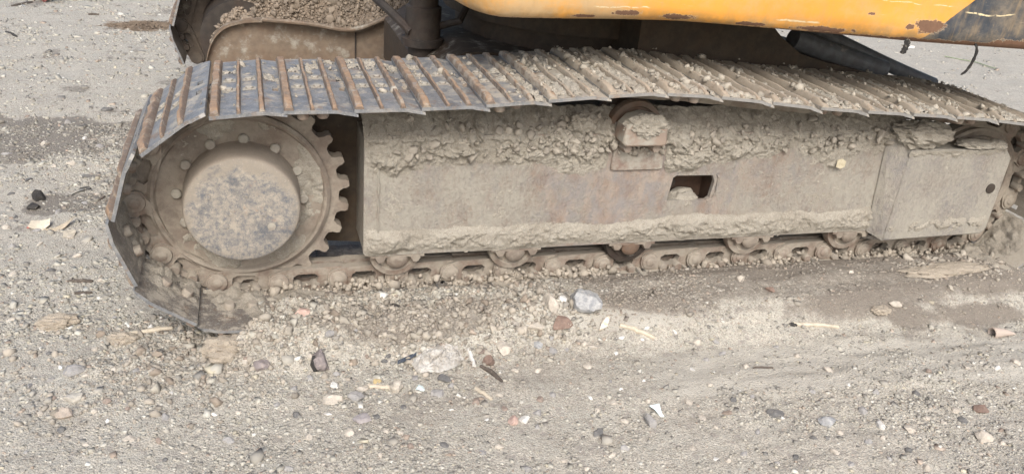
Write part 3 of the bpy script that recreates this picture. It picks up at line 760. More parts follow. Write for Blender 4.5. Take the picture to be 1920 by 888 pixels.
# disc with rim and recessed face
MB().lathe([(.272, .262), (.272, .243), (.262, .236), (.254, .240), (.248, .252), (.215, .256), (.15, .258), (.15, .262)], (XS, ZS), 72).build('sprocket_disc', M_SPR, spk, 28)
for i in range(12):
    a = math.radians(-5+30*i+.5)
    MB().lathe([(.0150, .257), (.0158, .244), (.012, .240)], (XS+.189*math.cos(a), ZS+.189*math.sin(a)), 12).build('bolt', M_BOLT, spk)
def hub():
    # domed, slightly battered cover: dense lathe
    prof = [(.176, .262), (.174, .20), (.172, .17), (.171, .150), (.169, .1345), (.166, .1285), (.160, .1255), (.13, .1225), (.09, .121), (.05, .1205), (.012, .1205)]
    return MB().lathe(prof, (.2505, .4165), 72).build('drive_cover', M_HUB, EX, 40)
dc = hub()
for (dx, dz, r) in ((.082, -.052, .013), (.012, .055, .010), (-.095, .05, .009), (.01, 0, .012), (-.035, -.005, .008), (-.05, -.045, .009), (.06, -.01, .009)):
    MB().lathe([(r, .125), (r*.95, .1185), (r*.4, .1175)], (.2505+dx, .4165+dz), 12).build('bolt', M_BOLT if r > .0125 else M_HUB, dc)
# mud flung on the disc: low lumpy ring
def ring_mud():
    nr_, na = 40, 420
    R, A = np.meshgrid(np.linspace(.176, .262, nr_), np.linspace(0, 2*math.pi, na))
    x = XS+R*np.cos(A); z = ZS+R*np.sin(A)
    n1 = fbm(x*11, z*11, s=81, o=5); c1, c2, ci = worley(x*30, z*30, s=85)
    right = np.cos(A+.3)
    th = -.004+.012*sst(-.1, .5, n1+.35*right)+.006*(1-c1)*sst(.0, .4, n1+.3*right)
    y = .2575-.006*sst(.215, .25, R)-th
    keep = (th[:-1, :-1] > .0)
    me, _ = grid_mesh('disc_mud', np.stack([x, y, z], -1), keep)
    o = obj('disc_mud', me, M_MUD, spk); o['kind'] = 'stuff'
ring_mud()
# axle housing behind, dark
MB().lathe([(.2, .30), (.2, .9)], (XS, ZS), 32).build('drive_housing', M_DARK, EX)
MB().prism([(.2, .20), (.66, .16), (.66, .66), (.2, .63)], .40, .43).build('fork_plate', M_UNDER, EX)  # fork plate, added dark so the gap beside the sprocket stays dark
fs_ = sprocket(GAUGE, True)
MB().lathe([(.2, 2.36), (.2, 2.75)], (XS, ZS), 32).build('drive_housing', M_DARK, EX)

# --- track frame: side plate with an opening, roof, ends
FX0, FX1, FZ0, FZ1, FY = .618, 2.665, .214, .628, .182
HX0, HX1, HZ0, HZ1 = 1.698, 1.866, .374, .470
def side_plate():
    b = MB(); T = .016
    xs = [FX0, HX0, HX1, FX1]; zs = [FZ0, HZ0, HZ1, FZ1]
    bm = bmesh.new()
    out = [(FX0, FZ0+.012), (FX0+.012, FZ0), (FX1, FZ0), (FX1, FZ1), (FX0+.01, FZ1), (FX0, FZ1-.012)]
    hole = [(HX0-.006, HZ0), (HX1-.018, HZ0-.002), (HX1-.004, HZ0+.008), (HX1+.004, HZ1-.026), (HX1-.008, HZ1-.002), (HX0+.016, HZ1), (HX0+.004, HZ1-.008)]
    e = []
    for pts in (out, hole):
        vs = [bm.verts.new((x, FY, z)) for x, z in pts]; e += [bm.edges.new((vs[i], vs[(i+1) % len(vs)])) for i in range(len(vs))]
    r = bmesh.ops.triangle_fill(bm, edges=e, use_beauty=True)
    ext = bmesh.ops.extrude_face_region(bm, geom=[f for f in r['geom'] if isinstance(f, bmesh.types.BMFace)])
    for v in [g for g in ext['geom'] if isinstance(g, bmesh.types.BMVert)]: v.co.y += T
    me = bpy.data.meshes.new('track_frame'); bm.to_mesh(me); bm.free(); fixn(me)
    return obj('track_frame', me, M_PLATE, EX)
TF = side_plate()
b = MB()
b.prism([(FX0+.002, FZ1), (FX1, FZ1), (FX1, FZ1-.02), (FX0+.002, FZ1-.02)], FY+.0165, FY+.05)
# sloped roof, bottom flange, ends and far side (one welded box behind the side plate)
def quad3(b, pts, thick):  # extruded polygon in y,z along x
    pass
V = [(FX0+.004, FY+.01, FZ1-.004), (FX1, FY+.01, FZ1-.004), (FX1, FY+.10, FZ1+.045), (FX0+.004, FY+.10, FZ1+.045),
     (FX0+.004, FY+.10, FZ1+.025), (FX1, FY+.10, FZ1+.025), (FX1, FY+.0165, FZ1-.022), (FX0+.004, FY+.0165, FZ1-.022)]
b2 = MB().add(V, [(0,1,2,3), (3,2,5,4), (4,5,6,7), (7,6,1,0), (0,3,4,7), (1,6,5,2)])
b2.build('frame_roof', M_PLATE, TF)
MB().box((FX0+.006, FY+.10, FZ1+.02), (FX1, FY+.26, FZ1+.04)).build('frame_roof', M_PLATE, TF)
MB().box((FX0+.004, FY+.016, FZ0), (FX0+.022, FY+.245, FZ1-.023)).build('end_plate', M_PLATE, TF)
MB().box((FX0+.03, FY+.245, FZ0), (FX1+.1, FY+.262, FZ1+.018)).build('back_plate', M_DARK, TF)
MB().box((FX0+.03, FY+.018, FZ0+.002), (FX1, FY+.24, FZ0+.016)).build('bottom_plate', M_DARK, TF)
# pocket behind the opening: five walls, with the mud lying in it
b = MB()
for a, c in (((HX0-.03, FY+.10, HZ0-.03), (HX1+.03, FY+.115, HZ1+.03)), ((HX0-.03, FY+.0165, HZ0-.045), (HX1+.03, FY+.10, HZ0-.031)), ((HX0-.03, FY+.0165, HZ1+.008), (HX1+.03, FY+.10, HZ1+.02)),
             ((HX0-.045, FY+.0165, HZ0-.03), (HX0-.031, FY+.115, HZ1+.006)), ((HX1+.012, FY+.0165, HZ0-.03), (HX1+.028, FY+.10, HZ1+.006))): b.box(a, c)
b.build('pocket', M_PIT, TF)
MB().lathe([(.02, FY+.10), (.02, FY+.06), (.012, FY+.055)], (HX0+.03, HZ0+.045), 12).build('grease_valve', M_DARK, TF)
def lump(name, c, s, mat, parent, seed, amp=.35, sub=4, fr=2.2, label=None, flatz=None):
    bm = bmesh.new(); bmesh.ops.create_icosphere(bm, subdivisions=sub, radius=1)
    V = np.array([v.co[:] for v in bm.verts]); F = np.array([[v.index for v in f.verts] for f in bm.faces]); bm.free()
    d = 1+amp*fbm(V[:, 0]*fr+seed, V[:, 1]*fr+seed*1.3, V[:, 2]*fr, s=seed, o=5, g=.6)+.5*amp*(.5-worley(V[:, 0]*fr*1.6+V[:, 2]*2.1*fr, V[:, 1]*fr*1.6+V[:, 2]*fr, s=seed)[0])
    V = V*d[:, None]*np.array(s)
    if flatz is not None: V[:, 2] = np.maximum(V[:, 2], flatz)
    me = mesh_np(name, V, F); me.shade_smooth(); me.set_sharp_from_angle(angle=math.radians(38))
    o = obj(name, me, mat, parent, c); 
    if label: o['label'] = label
    return o
lump('pocket_mud', (HX0+.082, FY+.045, HZ0-.012), (.058, .045, .036), M_MUD, TF, 5, .3, 4)
# rusty welded pad under the carrier roller
bevel(MB().prism([(1.452, .502), (1.466, .497), (1.634, .497), (1.648, .502), (1.642, .566), (1.628, .580), (1.468, .580), (1.455, .566)], FY-.010, FY+.001).build('welded_pad', dusty('rusty_pad_steel', (.24, .175, .145), (.20, .155, .13), (.23, .14, .10), dust=.66, rust_amt=.5, up=.1, bump=.8), TF), .004)
# weld bead / rough cut rim right of the opening
MB().tube([(HX1+.010, FY-.001, HZ1+.002), (HX1+.018, FY-.003, HZ1-.012), (HX1+.016, FY-.003, HZ0+.03), (HX1+.006, FY-.002, HZ0+.004), (HX1-.012, FY-.001, HZ0-.006)], .0045, 6).build('weld_bead', M_PLATE, TF)

MB().tube([(FX0+.046+.002*math.sin(i*1.7), FY-.0012, FZ0+.004+i*.0205) for i in range(20)], [.004+.0012*math.sin(i*2.3) for i in range(20)], 6).build('weld_bead', M_PLATE, TF)
# --- mud on the frame side: cracked clods above, flaky cake along the foot, thin crust between
def frame_mud():
    x = np.linspace(FX0-.004, FX1+.004, 690); z = np.linspace(FZ0-.004, .702, 168)
    X, Z = np.meshgrid(x, z)
    n1 = fbm(X*6, Z*6, s=91, o=5); n2 = fbm(X*28, Z*28, s=95, o=4, g=.62); n3 = fbm(X*80, Z*80, s=99, o=3, g=.65)
    wx, wz = X+.012*n2, Z+.012*vnoise(X*26+9, Z*26, s=98)
    c1, c2, ci = worley(wx*22, wz*22, s=101); d1, d2, di = worley(wx*52, wz*52, s=105)
    zlow = .535+.035*fbm(X*4.5, X*0, s=111, o=3)-.045*np.exp(-((X-.72)/.12)**2)-.05*np.exp(-((X-1.35)/.13)**2)-.055*np.exp(-((X-1.75)/.13)**2)+.03*np.exp(-((X-2.1)/.15)**2)-.055*np.exp(-((X-2.36)/.06)**2)
    top_m = sst(-.015, .035, Z-zlow+.022*n2+.02*n1)
    n4 = fbm(X*13, Z*13, s=113, o=5, g=.62); r4 = 1-np.abs(fbm(X*17, Z*17, s=117, o=4, g=.6))*2.2
    cm_ = sst(-.15, .35, fbm(X*8, Z*8, s=119, o=3))
    crack = 1-cm_*(1-sst(.015, .06, c2-c1)); crack2 = 1-.8*(1-cm_)*(1-sst(.01, .07, d2-d1))
    q1 = fbm(X*10, Z*13, s=151, o=6, g=.6); q2 = fbm(X*15+5, Z*18, s=157, o=6, g=.62); q3 = fbm(X*24, Z*24+3, s=163, o=5, g=.62)
    lay = .008*sst(-.02, .05, q1)+.008*sst(.02, .08, q2)+.007*sst(.04, .10, q3)+.007*sst(.12, .18, q1)
    t_top = top_m*(.006+lay+.006*(1-d1)*di+.010*n4+.005*n2+.0035*n3+.010*sst(.60, .68, Z))
    t_top = .8*t_top-.010*(1-crack)*top_m-.005*(1-crack2)*top_m*sst(.2, .6, di)
    t_top = np.where(sst(.50, .62, r4)*(n1 < .05) > .97, t_top*.35, t_top)
    zhi = .294+.026*fbm(X*5, X*0+3, s=115, o=4)+.008*n2 -.02*np.exp(-((X-1.5)/.15)**2)+.02*np.exp(-((X-2.5)/.2)**2)
    bot_m = sst(.012, -.022, Z-zhi+.010*n4)
    t_bot = .85*bot_m*(.004+.7*lay+.003*sst(-.1, .3, n2+.5*n1)+.003*(1-d1)*di+.003*n3+.008*n4+.006*sst(.0, .5, n1)) * sst(FZ0-.002, FZ0+.035, Z+.012*n1)
    crust = -.0016+.0026*n1+.0030*n2+.0022*n3-.0014*np.exp(-((X-1.6)/.4)**2)
    hole = (X > HX0-.014) & (X < HX1+.016) & (Z > HZ0-.014) & (Z < HZ1+.012)
    pad = sst(.02, .0, np.maximum(np.abs(X-1.55)-.098, np.abs(Z-.538)-.042))
    t = np.maximum(np.maximum(t_top, t_bot), crust)
    t = t*(1-pad)-.004*pad
    edge = np.minimum(sst(FX0-.004, FX0+.03, X), 1)
    t = t*edge
    back = np.maximum(0, Z-.618)*1.15
    Y = FY+back-t
    keep = (t[:-1, :-1] > .0003) & ~hole[:-1, :-1]
    Xd = X+.004*n2*(t > .008)
    me, _ = grid_mesh('frame_mud', np.stack([Xd, Y, Z], -1), keep)
    o = obj('frame_mud', me, M_MUD, TF); o['kind'] = 'stuff'; o['label'] = 'dry cracked mud caked along the top and foot of the track frame'
frame_mud()
# loose clods lying on the frame roof under the chain
rr = random.Random(5)
n = 700
cx = rng.uniform(.66, 2.6, n); w = (np.exp(-((cx-1.33)/.12)**2)+np.exp(-((cx-1.75)/.15)**2)+.35); kk = rng.uniform(0, 1, n) < w
cx = cx[kk]; cs = np.clip(.0065*np.exp(rng.normal(0, .5, len(cx))), .003, .014)
cz = rng.uniform(.56, .675, len(cx)); cy = FY+np.maximum(0, cz-.618)*1.15-.020
o = obj('roof_clods', lumps_mesh('roof_clods', np.stack([cx, cy+.006, cz], -1), cs*1.1, np.array([.34, .31, .265])*rng.uniform(.75, 1.15, (len(cx), 1)), .9), M_GRAVEL, TF); o['kind'] = 'stuff'
lump('mud_clod', (1.335, .185, .668), (.045, .03, .032), M_MUD, TF, 11, .6, 4)
# leaf scrap stuck in the mud
def scrap(name, pts, th, mat, parent=None, loc=None, curl=.0, seed=0, rotz=0, rx=0, ry=0):
    """irregular thin solid flake from an outline, gently curled"""
    r = random.Random(seed); c = np.mean(np.array(pts), 0); b = MB(); n = len(pts)
    rings = [1.0, .72, .4]; V = []
    for s_ in (1, -1):
        for k, q in enumerate(rings):
            for (x, y) in pts:
                px, py = c[0]+(x-c[0])*q, c[1]+(y-c[1])*q
                z = curl*((px*px)*1.0-(py*py)*.6)*9+r.uniform(-1, 1)*th*.25
                V.append((px, py, z+s_*th*(.5 if k else .25)))
    m = len(rings)*n; F = []
    for s_ in range(2):
        o_ = s_*m
        for k in range(len(rings)-1):
            for i in range(n):
                q = (o_+k*n+i, o_+k*n+(i+1) % n, o_+(k+1)*n+(i+1) % n, o_+(k+1)*n+i); F.append(q if s_ == 0 else q[::-1])
        q = tuple(o_+(len(rings)-1)*n+i for i in range(n)); F.append(q if s_ == 0 else q[::-1])
    for i in range(n): F.append((i, m+i, m+(i+1) % n, (i+1) % n))
    b.add(V, F); o = b.build(name, mat, parent, 40)
    if loc is not None: o.location = loc
    o.rotation_euler = (rx, ry, rotz); return o
M_LEAF = stone_mat('dry_cream_leaf', (.50, .45, .33), (.40, .35, .25))
tag(scrap('leaf_scrap', [(-.02, -.012), (.0, -.02), (.018, -.012), (.022, .008), (.006, .018), (-.014, .014)], .002, M_LEAF, None, (2.375, .163, .508), .3, 3, 0, math.radians(75)), 'cream dry leaf scrap stuck in mud on the frame side', 'leaf')

# --- carrier roller with bracket and mud
CX, CZ = 1.540, .632
cr = MB().lathe([(.092, .36), (.092, .345), (.080, .340), (.080, .248), (.101, .244), (.103, .225), (.099, .213), (.082, .210), (.078, .218), (.02, .22)], (CX, CZ), 44).build('carrier_roller', M_RAIL, EX, 30)
bevel(MB().prism([(1.452, .622), (1.462, .606), (1.608, .606), (1.614, .622), (1.608, .672), (1.585, .70), (1.53, .712), (1.485, .70), (1.458, .672)], .105, .19).build('bracket', dusty('rusty_bracket', (.30, .235, .19), (.25, .2, .165), (.26, .15, .10), dust=.62, rust_amt=.5), cr), .008)
for x in (1.482, 1.588): MB().hexnut((x, .594), .125, .185, .019).build('bolt', M_LINK, cr)
lump('bracket_mud', (1.535, .122, .672), (.074, .030, .042), M_MUD, cr, 23, .45, 5, 3.2)

# --- bottom rollers
for i, x in enumerate((.728, 1.142, 1.582, 2.082, 2.532)):
    mt = M_LINK if i != 2 else M_DARK
    ro = MB().lathe([(.085, .37), (.085, .355), (.072, .350), (.072, .25), (.089, .246), (.090, .224), (.086, .214), (.068, .211), (.064, .219), (.02, .222)], (x, .208), 40).build('track_roller', mt, EX, 30)
    MB().lathe([(.036, .222), (.036, .196), (.028, .188), (.012, .185)], (x+.005, .192), 18).build('roller_cap', M_SPR if i != 2 else M_RAIL, ro)
    for dx in (-.052, .066): MB().hexnut((x+dx, .199), .184, .22, .020).build('bolt', M_SPR, ro)
    MB().box((x-.085, .186, .203), (x+.095, .24, .2125)).build('roller_flange', M_LINK, ro)

# --- idler guard on the right: bent box plate
GX0, GX1, GZ0, GZ1, GY = 2.640, 3.140, .190, .556, .130
gd_poly = [(GX0, GZ0+.004), (GX0+.015, GZ0), (GX1-.016, GZ0+.008), (GX1+.004, GZ0+.03), (GX1+.004, GZ1-.03), (GX1-.03, GZ1+.006), (GX0+.01, GZ1+.014)]
GD = bevel(MB().prism(gd_poly, GY, GY+.018).build('idler_guard', M_GUARD, EX), .006)
# sloped left flank joining the frame, top and bottom returns
V = [(GX0-.002, GY+.003, GZ0+.002), (GX0+.008, GY+.003, GZ1+.012), (GX0-.075, FY-.004, FZ1-.01), (GX0-.045, FY-.004, FZ0-.002), (GX0+.01, GY+.02, GZ0+.002), (GX0+.02, GY+.02, GZ1+.012), (GX0-.06, FY+.014, FZ1-.01), (GX0-.03, FY+.014, FZ0-.002)]
MB().add(V, [(0, 1, 2, 3), (7, 6, 5, 4), (0, 4, 5, 1), (1, 5, 6, 2), (2, 6, 7, 3), (3, 7, 4, 0)]).build('flank_plate', M_GUARD, GD)
V = [(GX0+.0, GY+.004, GZ0+.001), (GX1-.012, GY+.004, GZ0+.008), (GX1-.03, GY+.10, GZ0-.035), (GX0-.03, GY+.10, GZ0-.030)]
V += [(x, y+.004, z+.014) for x, y, z in V]
MB().add(V, [(0, 1, 2, 3), (7, 6, 5, 4), (0, 4, 5, 1), (1, 5, 6, 2), (2, 6, 7, 3), (3, 7, 4, 0)]).build('bottom_flange', M_GUARD, GD)
MB().box((GX0+.02, GY+.019, GZ1-.02), (GX1-.04, GY+.15, GZ1+.005)).build('top_plate', M_GUARD, GD)
MB().box((GX0+.03, GY+.019, GZ0+.02), (GX1-.08, GY+.06, GZ1-.022)).build('inner_block', M_DARK, GD)
MB().lathe([(.021, GY+.005), (.021, GY-.0035), (.017, GY-.005)], (GX1-.05, .40), 16).build('slot_disc', M_DARK, GD)  # dark disc standing in for the shaded opening of the oval slot
def guard_mud():
    x = np.linspace(GX0, GX1, 190); z = np.linspace(GZ0, GZ1+.01, 140); X, Z = np.meshgrid(x, z)
    n1 = fbm(X*7, Z*7, s=131, o=5); n2 = fbm(X*30, Z*30, s=135, o=4, g=.62); n3 = fbm(X*90, Z*90, s=139, o=3)
    line = np.exp(-((Z-(GZ0+.055+.008*n1))/.018)**2)
    t = -.0022+.0040*n1+.0025*n2+.001*n3+.008*line*sst(-.1, .3, n2+.2)+.010*sst(.53, .57, Z+.02*n2)
    keep = (t[:-1, :-1] > .0003) & (X[:-1, :-1] < GX1-.035*sst(GZ1-.04, GZ1, Z[:-1, :-1])-.004) & (Z[:-1, :-1] > GZ0+.012)
    me, _ = grid_mesh('guard_mud', np.stack([X, GY-t, Z], -1), keep); o = obj('guard_mud', me, M_MUD, GD); o['kind'] = 'stuff'
guard_mud()
lump('mud_lump', (2.70, .165, .618), (.125, .07, .052), M_MUD, GD, 31, .38, 5, label='big rough mud lump sitting on the guard corner')
lump('mud_lump', (2.98, .16, .578), (.09, .05, .016), M_MUD, GD, 32, .35, 4)
lump('mud_lump', (3.06, .15, .576), (.045, .035, .022), M_MUD, GD, 33, .35, 4)
# idler wheel
idl = MB().lathe([(.236, .33), (.236, .305), (.248, .30), (.248, .263), (.236, .258), (.236, .236), (.226, .230), (.205, .236), (.198, .248), (.11, .25), (.10, .236), (.03, .232)], (XI, ZI), 64).build('idler_wheel', M_SPR, EX, 28)
MB().box((2.62, .20, .26), (3.02, .36, .46)).build('idler_yoke', M_DARK, EX)

# --- far side: guard plate with a bent lip, mud heaped on it
def far_guard():
    P = smooth_path([(.06, .10), (.068, .26), (.088, .36), (.118, .43), (.17, .485), (.25, .515), (.34, .526), (.437, .524), (.62, .508), (.80, .486), (.86, .490), (.97, .54), (1.10, .602), (1.3, .66)], 60)
    b = MB(); poly = [(x, z) for x, z in P]+[(1.3, .06), (.06, .06)]
    b.prism(poly, 2.30, 2.32); o = b.build('motor_guard', M_FARPL, EX)
    # lip: strip standing proud along the top edge
    V, F = [], []
    for x, z in P: V += [(x, 2.258, z), (x, 2.312, z), (x, 2.312, z+.014), (x, 2.258, z+.014)]
    for i in range(len(P)-1):
        for k in range(4): F.append((i*4+k, i*4+(k+1) % 4, i*4+4+(k+1) % 4, i*4+4+k))
    F.append((0, 1, 2, 3)); F.append(tuple(len(V)-4+k for k in (3, 2, 1, 0)))
    MB().add(V, F).build('lip', M_FARPL, o)
    MB().box((.838, 2.292, .12), (.846, 2.2995, .478)).build('seam', M_DARK, o)
    # heap
    u = np.linspace(.10, 1.35, 300); v = np.linspace(0, 1, 110); U, Vv = np.meshgrid(u, v)
    zl = np.interp(U, P[:, 0], P[:, 1])+.008
    Y = 2.315+Vv*.5
    n1 = fbm(U*6, Vv*3.2, s=141, o=5); n2 = fbm(U*26, Vv*13, s=145, o=4, g=.6); c1, c2, ci = worley(U*20, Vv*10, s=147)
    rise = sst(0, .28, Vv)*(.11+.08*np.exp(-((U-.62)/.3)**2))*sst(.06, .26, U)*(.35+.65*sst(1.4, .95, U))
    Z = zl+rise+(.028*n1+.030*n2+.012*fbm(U*70, Vv*35, s=149, o=3)+.045*(1-c1)*ci)*sst(0, .10, Vv)-.012
    me, _ = grid_mesh('guard_heap', np.stack([U+.01*n2, Y+.012*n2, Z], -1)); h = obj('guard_heap', me, M_MUDD, o); h['kind'] = 'stuff'; h['label'] = 'crumbly brown mud heaped on the far motor guard'
    ii = rng.integers(0, 280, 1500); jj = rng.integers(0, 90, 1500)
    pp = np.stack([U[jj, ii], Y[jj, ii]-.006, Z[jj, ii]], -1); zz = np.clip(.0075*np.exp(rng.normal(0, .6, 1500)), .003, .03)
    hc = obj('heap_clods', lumps_mesh('heap_clods', pp, zz, np.array([.225, .185, .145])*rng.uniform(.6, 1.25, (1500, 1)), .9), M_GRAVEL, o); hc['kind'] = 'stuff'
    ii = rng.integers(0, 290, 9000); jj = rng.integers(0, 80, 9000); pp = np.stack([U[jj, ii]+rng.normal(0, .003, 9000), Y[jj, ii]-.004, Z[jj, ii]], -1)
    hf = obj('heap_crumbs', rocks_mesh('heap_crumbs', pp, np.clip(.0042*np.exp(rng.normal(0, .45, 9000)), .002, .012), np.array([.235, .192, .15])*rng.uniform(.6, 1.3, (9000, 1)), .9, base=(CBV, CBF)), M_GRAVEL, o); hf['kind'] = 'stuff'
    MB().tube(smooth_path([(.36, 2.24, .545), (.60, 2.235, .53), (.82, 2.24, .505), (1.0, 2.23, .575), (1.2, 2.2, .66)], 20), .011, 8).build('hose', M_FARPL, o)
    return o
far_guard()
# carbody, swing bearing, pillar stub with flange, swing frame above
CB = MB().prism([(.95, .42), (2.35, .42), (2.45, .5), (2.45, .66), (2.3, .72), (1.1, .72), (.95, .62)], .9, 2.0).build('carbody', M_UNDER, EX)
for (x0, x1) in ((1.05, 1.35), (2.2, 2.7)):
    for (ya, yb) in ((.46, .93), (1.97, 2.34)):
        MB().box((x0, ya, .36), (x1, yb, .60)).build('carbody_leg', M_UNDER, CB)
MB().lathe([(.52, 0), (.52, .2), (.60, .2), (.60, .28)], (0, 0), 48)
def vcyl(name, prof, c, mat, parent, n=40):
    b = MB().lathe([(r, z) for r, z in prof], (0, 0), n); b.v = [(x+c[0], z+c[1], y) for x, y, z in b.v]; return b.build(name, mat, parent)
MB().prism([(1.7, .5), (1.7, .93), (2.25, .93), (2.319, .871), (2.424, .806), (2.55, .775), (2.86, .715), (2.86, .5)], .615, 1.35).build('carbody_leg', M_UNDER, CB)
vcyl('swing_bearing', [(.56, .70), (.56, .80), (.62, .805), (.62, .90), (.50, .905), (.50, 1.03)], (1.75, 1.42), M_UNDER, CB)
PS = vcyl('swivel_post', [(.06, .40), (.06, .68), (.088, .683), (.088, .712), (.074, .716), (.074, .84), (.06, .845), (.06, 1.02)], (.985, 1.18), M_DARK, EX, 28)
MB().tube([(.93, 1.14, .74), (.86, 1.25, .80), (.80, 1.4, .84), (.82, 1.7, .86)], .018, 10).build('hose', M_DARK, PS)
MB().tube([(1.04, 1.16, .76), (1.12, 1.10, .80), (1.2, 1.2, .9)], .016, 10).build('hose', M_DARK, PS)

# --- superstructure: side skirt with rounded foot, swept round its rear corner
def body():
    plan = [(.90, 2.6), (.90, 1.6), (.90, .55), (.908, .38), (.93, .26), (.965, .19), (1.01, .152), (1.1, .142), (1.4, .150), (1.67, .14), (2.0, .10), (2.446, .025), (2.8, -.03), (3.4, -.11), (3.5, -.08), (3.55, 0), (3.6, .4), (3.6, 2.6)]
    P = smooth_path(plan, 150)
    T = np.gradient(P, axis=0); T /= np.linalg.norm(T, axis=1)[:, None]; N = np.stack([-T[:, 1], T[:, 0]], -1)   # inward
    prof = [(.10, .024), (.078, .006), (.052, .0), (.034, .003), (.018, .011), (.007, .026), (.001, .05), (0, .08), (0, .2), (.004, .5), (.02, .62), (.06, .65)]
    V, F = [], []; m = len(prof)
    bz = np.interp(P[:, 0], [.86, 1.0, 1.6, 2.45, 2.8, 3.5], [1.0, .999, 1.006, .985, .982, .98])
    for i in range(len(P)):
        for (d, h) in prof:
            dent = .003*math.sin(P[i, 0]*7+h*20)
            V.append((P[i, 0]+N[i, 0]*(d+dent*(h > .02)), P[i, 1]+N[i, 1]*(d+dent*(h > .02)), bz[i]+h))
    for i in range(len(P)-1):
        for k in range(m-1): F.append((i*m+k, i*m+k+1, (i+1)*m+k+1, (i+1)*m+k))
    me = fixn(mesh_np('body_skirt', V, F), 60); o = obj('body_skirt', me, M_BODY, EX)
    s = o.modifiers.new('thick', 'SOLIDIFY'); s.thickness = .006; s.offset = -1
    # floor of the superstructure and deck
    inner = [(P[i, 0]+N[i, 0]*.07, P[i, 1]+N[i, 1]*.07) for i in range(0, len(P), 2)]
    def slab(z0, z1, name, mat):
        b = MB(); q = MB().prism(inner, 0, 1); b.add([(x, z, z0+(z1-z0)*y) for x, y, z in q.v], q.f); return b.build(name, mat, EX)
    slab(1.030, 1.05, 'belly_plate', M_UNDER)
    slab(1.60, 1.63, 'deck_plate', M_BODY)
    return o
BD = body()
# frame beams below the belly
MB().box((1.05, .62, .965), (3.3, .70, 1.028)).build('belly_beam', M_UNDER, EX)
MB().box((1.05, 1.75, .965), (3.3, 1.85, 1.028)).build('belly_beam', M_UNDER, EX)
# hanging seal scraps
M_RUB = stone_mat('black_rubber', (.022, .021, .02), (.03, .028, .026), .7)
M_RUB.node_tree.nodes['Principled BSDF'].inputs['Specular IOR Level'].default_value = .2
def strip(pts, w, name):
    P = smooth_path(pts, 14); V, F = [], []
    for i, (x, y, z) in enumerate(P):
        ww = w*(1 if 0 < i < 13 else .4)*(1+.25*math.sin(i*2.3)); V += [(x-ww, y-.002, z), (x+ww, y-.002, z), (x+ww, y+.002, z+.001), (x-ww, y+.002, z+.001)]
    for i in range(13):
        for k in range(4): F.append((i*4+k, i*4+(k+1) % 4, i*4+4+(k+1) % 4, i*4+4+k))
    F.append((0, 1, 2, 3)); F.append((55, 54, 53, 52)); return MB().add(V, F).build(name, M_RUB, EX)
strip([(2.41, .05, 1.0), (2.412, .045, .985), (2.405, .04, .968), (2.395, .035, .950)], .011, 'seal_scrap')
strip([(2.66, .01, 1.0), (2.668, .0, .975), (2.662, -.005, .95), (2.65, -.01, .925), (2.636, -.012, .905), (2.62, -.013, .893)], .005, 'seal_scrap')
# dark hydraulic hoses sloping from the belly to the inner edge of the near track
hs = MB().tube(smooth_path([(2.43, .70, .850), (2.45, .70, .845), (2.58, .70, .808), (2.74, .69, .768), (2.90, .68, .728)], 24), .043, 18).build('hydraulic_hose', M_HOSE, EX)
hs2 = MB().tube(smooth_path([(2.42, .82, .93), (2.60, .80, .868), (2.78, .77, .805), (2.98, .73, .735), (3.2, .69, .665)], 24), .030, 16).build('hydraulic_hose', M_HOSE, EX)

# ------------------------------------------------------------------ debris
def gz(x, y): return float(ground_h(np.array([x]), np.array([y]))[0])
def inv(u, v, z=.015):
    d = r_*((u-960)/1574.3)+d_*((v-444)/1574.3)+f_; C0 = np.array([.2930, -2.2898, 1.4906])
    for _ in range(4):
        k = (z-C0[2])/d[2]; p = C0+d*k; z = gz(p[0], p[1])
    return float(p[0]), float(p[1]), z
def mpp(u, v):   # metres per photo pixel there
    x, y, z = inv(u, v); return float(np.dot(np.array([x, y, z])-np.array([.2930, -2.2898, 1.4906]), f_))/1574.3
def rock_obj(name, u, v, w, h, mat, label, cat='stone', group=None, seed=1, flat=.5, rotz=None, sub=3, ang=.28):
    """angular stone: icosphere clipped by random planes; w,h are its apparent size in photo pixels"""
    r = random.Random(seed*31+7); x, y, z = inv(u, v+h*.30); s = mpp(u, v)
    bm = bmesh.new(); bmesh.ops.create_icosphere(bm, subdivisions=sub, radius=1)
    for _ in range(15):
        n = Vector((r.gauss(0, 1), r.gauss(0, 1), r.gauss(0, .8))).normalized(); d = r.uniform(.45, .85)
        for q in bm.verts:
            e = q.co.dot(n)-d
            if e > 0: q.co -= n*e
    mx = [max(abs(q.co[i]) for q in bm.verts) for i in range(3)]
    for q in bm.verts:
        k_ = 1+.05*math.sin(q.co.x*9+seed)*math.sin(q.co.y*11+2*seed)+.04*math.sin(q.co.z*17+q.co.x*13); q.co = Vector((q.co.x/mx[0]*k_, q.co.y/mx[1]*k_, q.co.z/mx[2]*k_))
    a, c = w*s/2*1.08, h*s/2
    for q in bm.verts: q.co = Vector((q.co.x*a, q.co.y*c*1.25, q.co.z*c*flat*2*.8))
    bmesh.ops.recalc_face_normals(bm, faces=bm.faces)
    me = bpy.data.meshes.new(name); bm.to_mesh(me); bm.free(); me.shade_smooth(); me.set_sharp_from_angle(angle=ang)
    o = obj(name, me, mat, None, (x, y, z+c*flat*.45)); o.rotation_euler = (r.uniform(-.2, .2), r.uniform(-.2, .2), rotz if rotz is not None else r.uniform(-.35, .35))
    return tag(o, label, cat, group)
def clod_obj(u, v, w, h, label, seed, flat=.6, mat=None):
    x, y, z = inv(u, v+h*.3); s = mpp(u, v); a = w*s/2; c = h*s/2*1.25
    o = lump('dirt_clod', (x, y, z+c*flat*.25), (a, c, c*flat), mat or CLOD, None, seed, .55, 4, 1.9)
    return tag(o, label, 'clod')
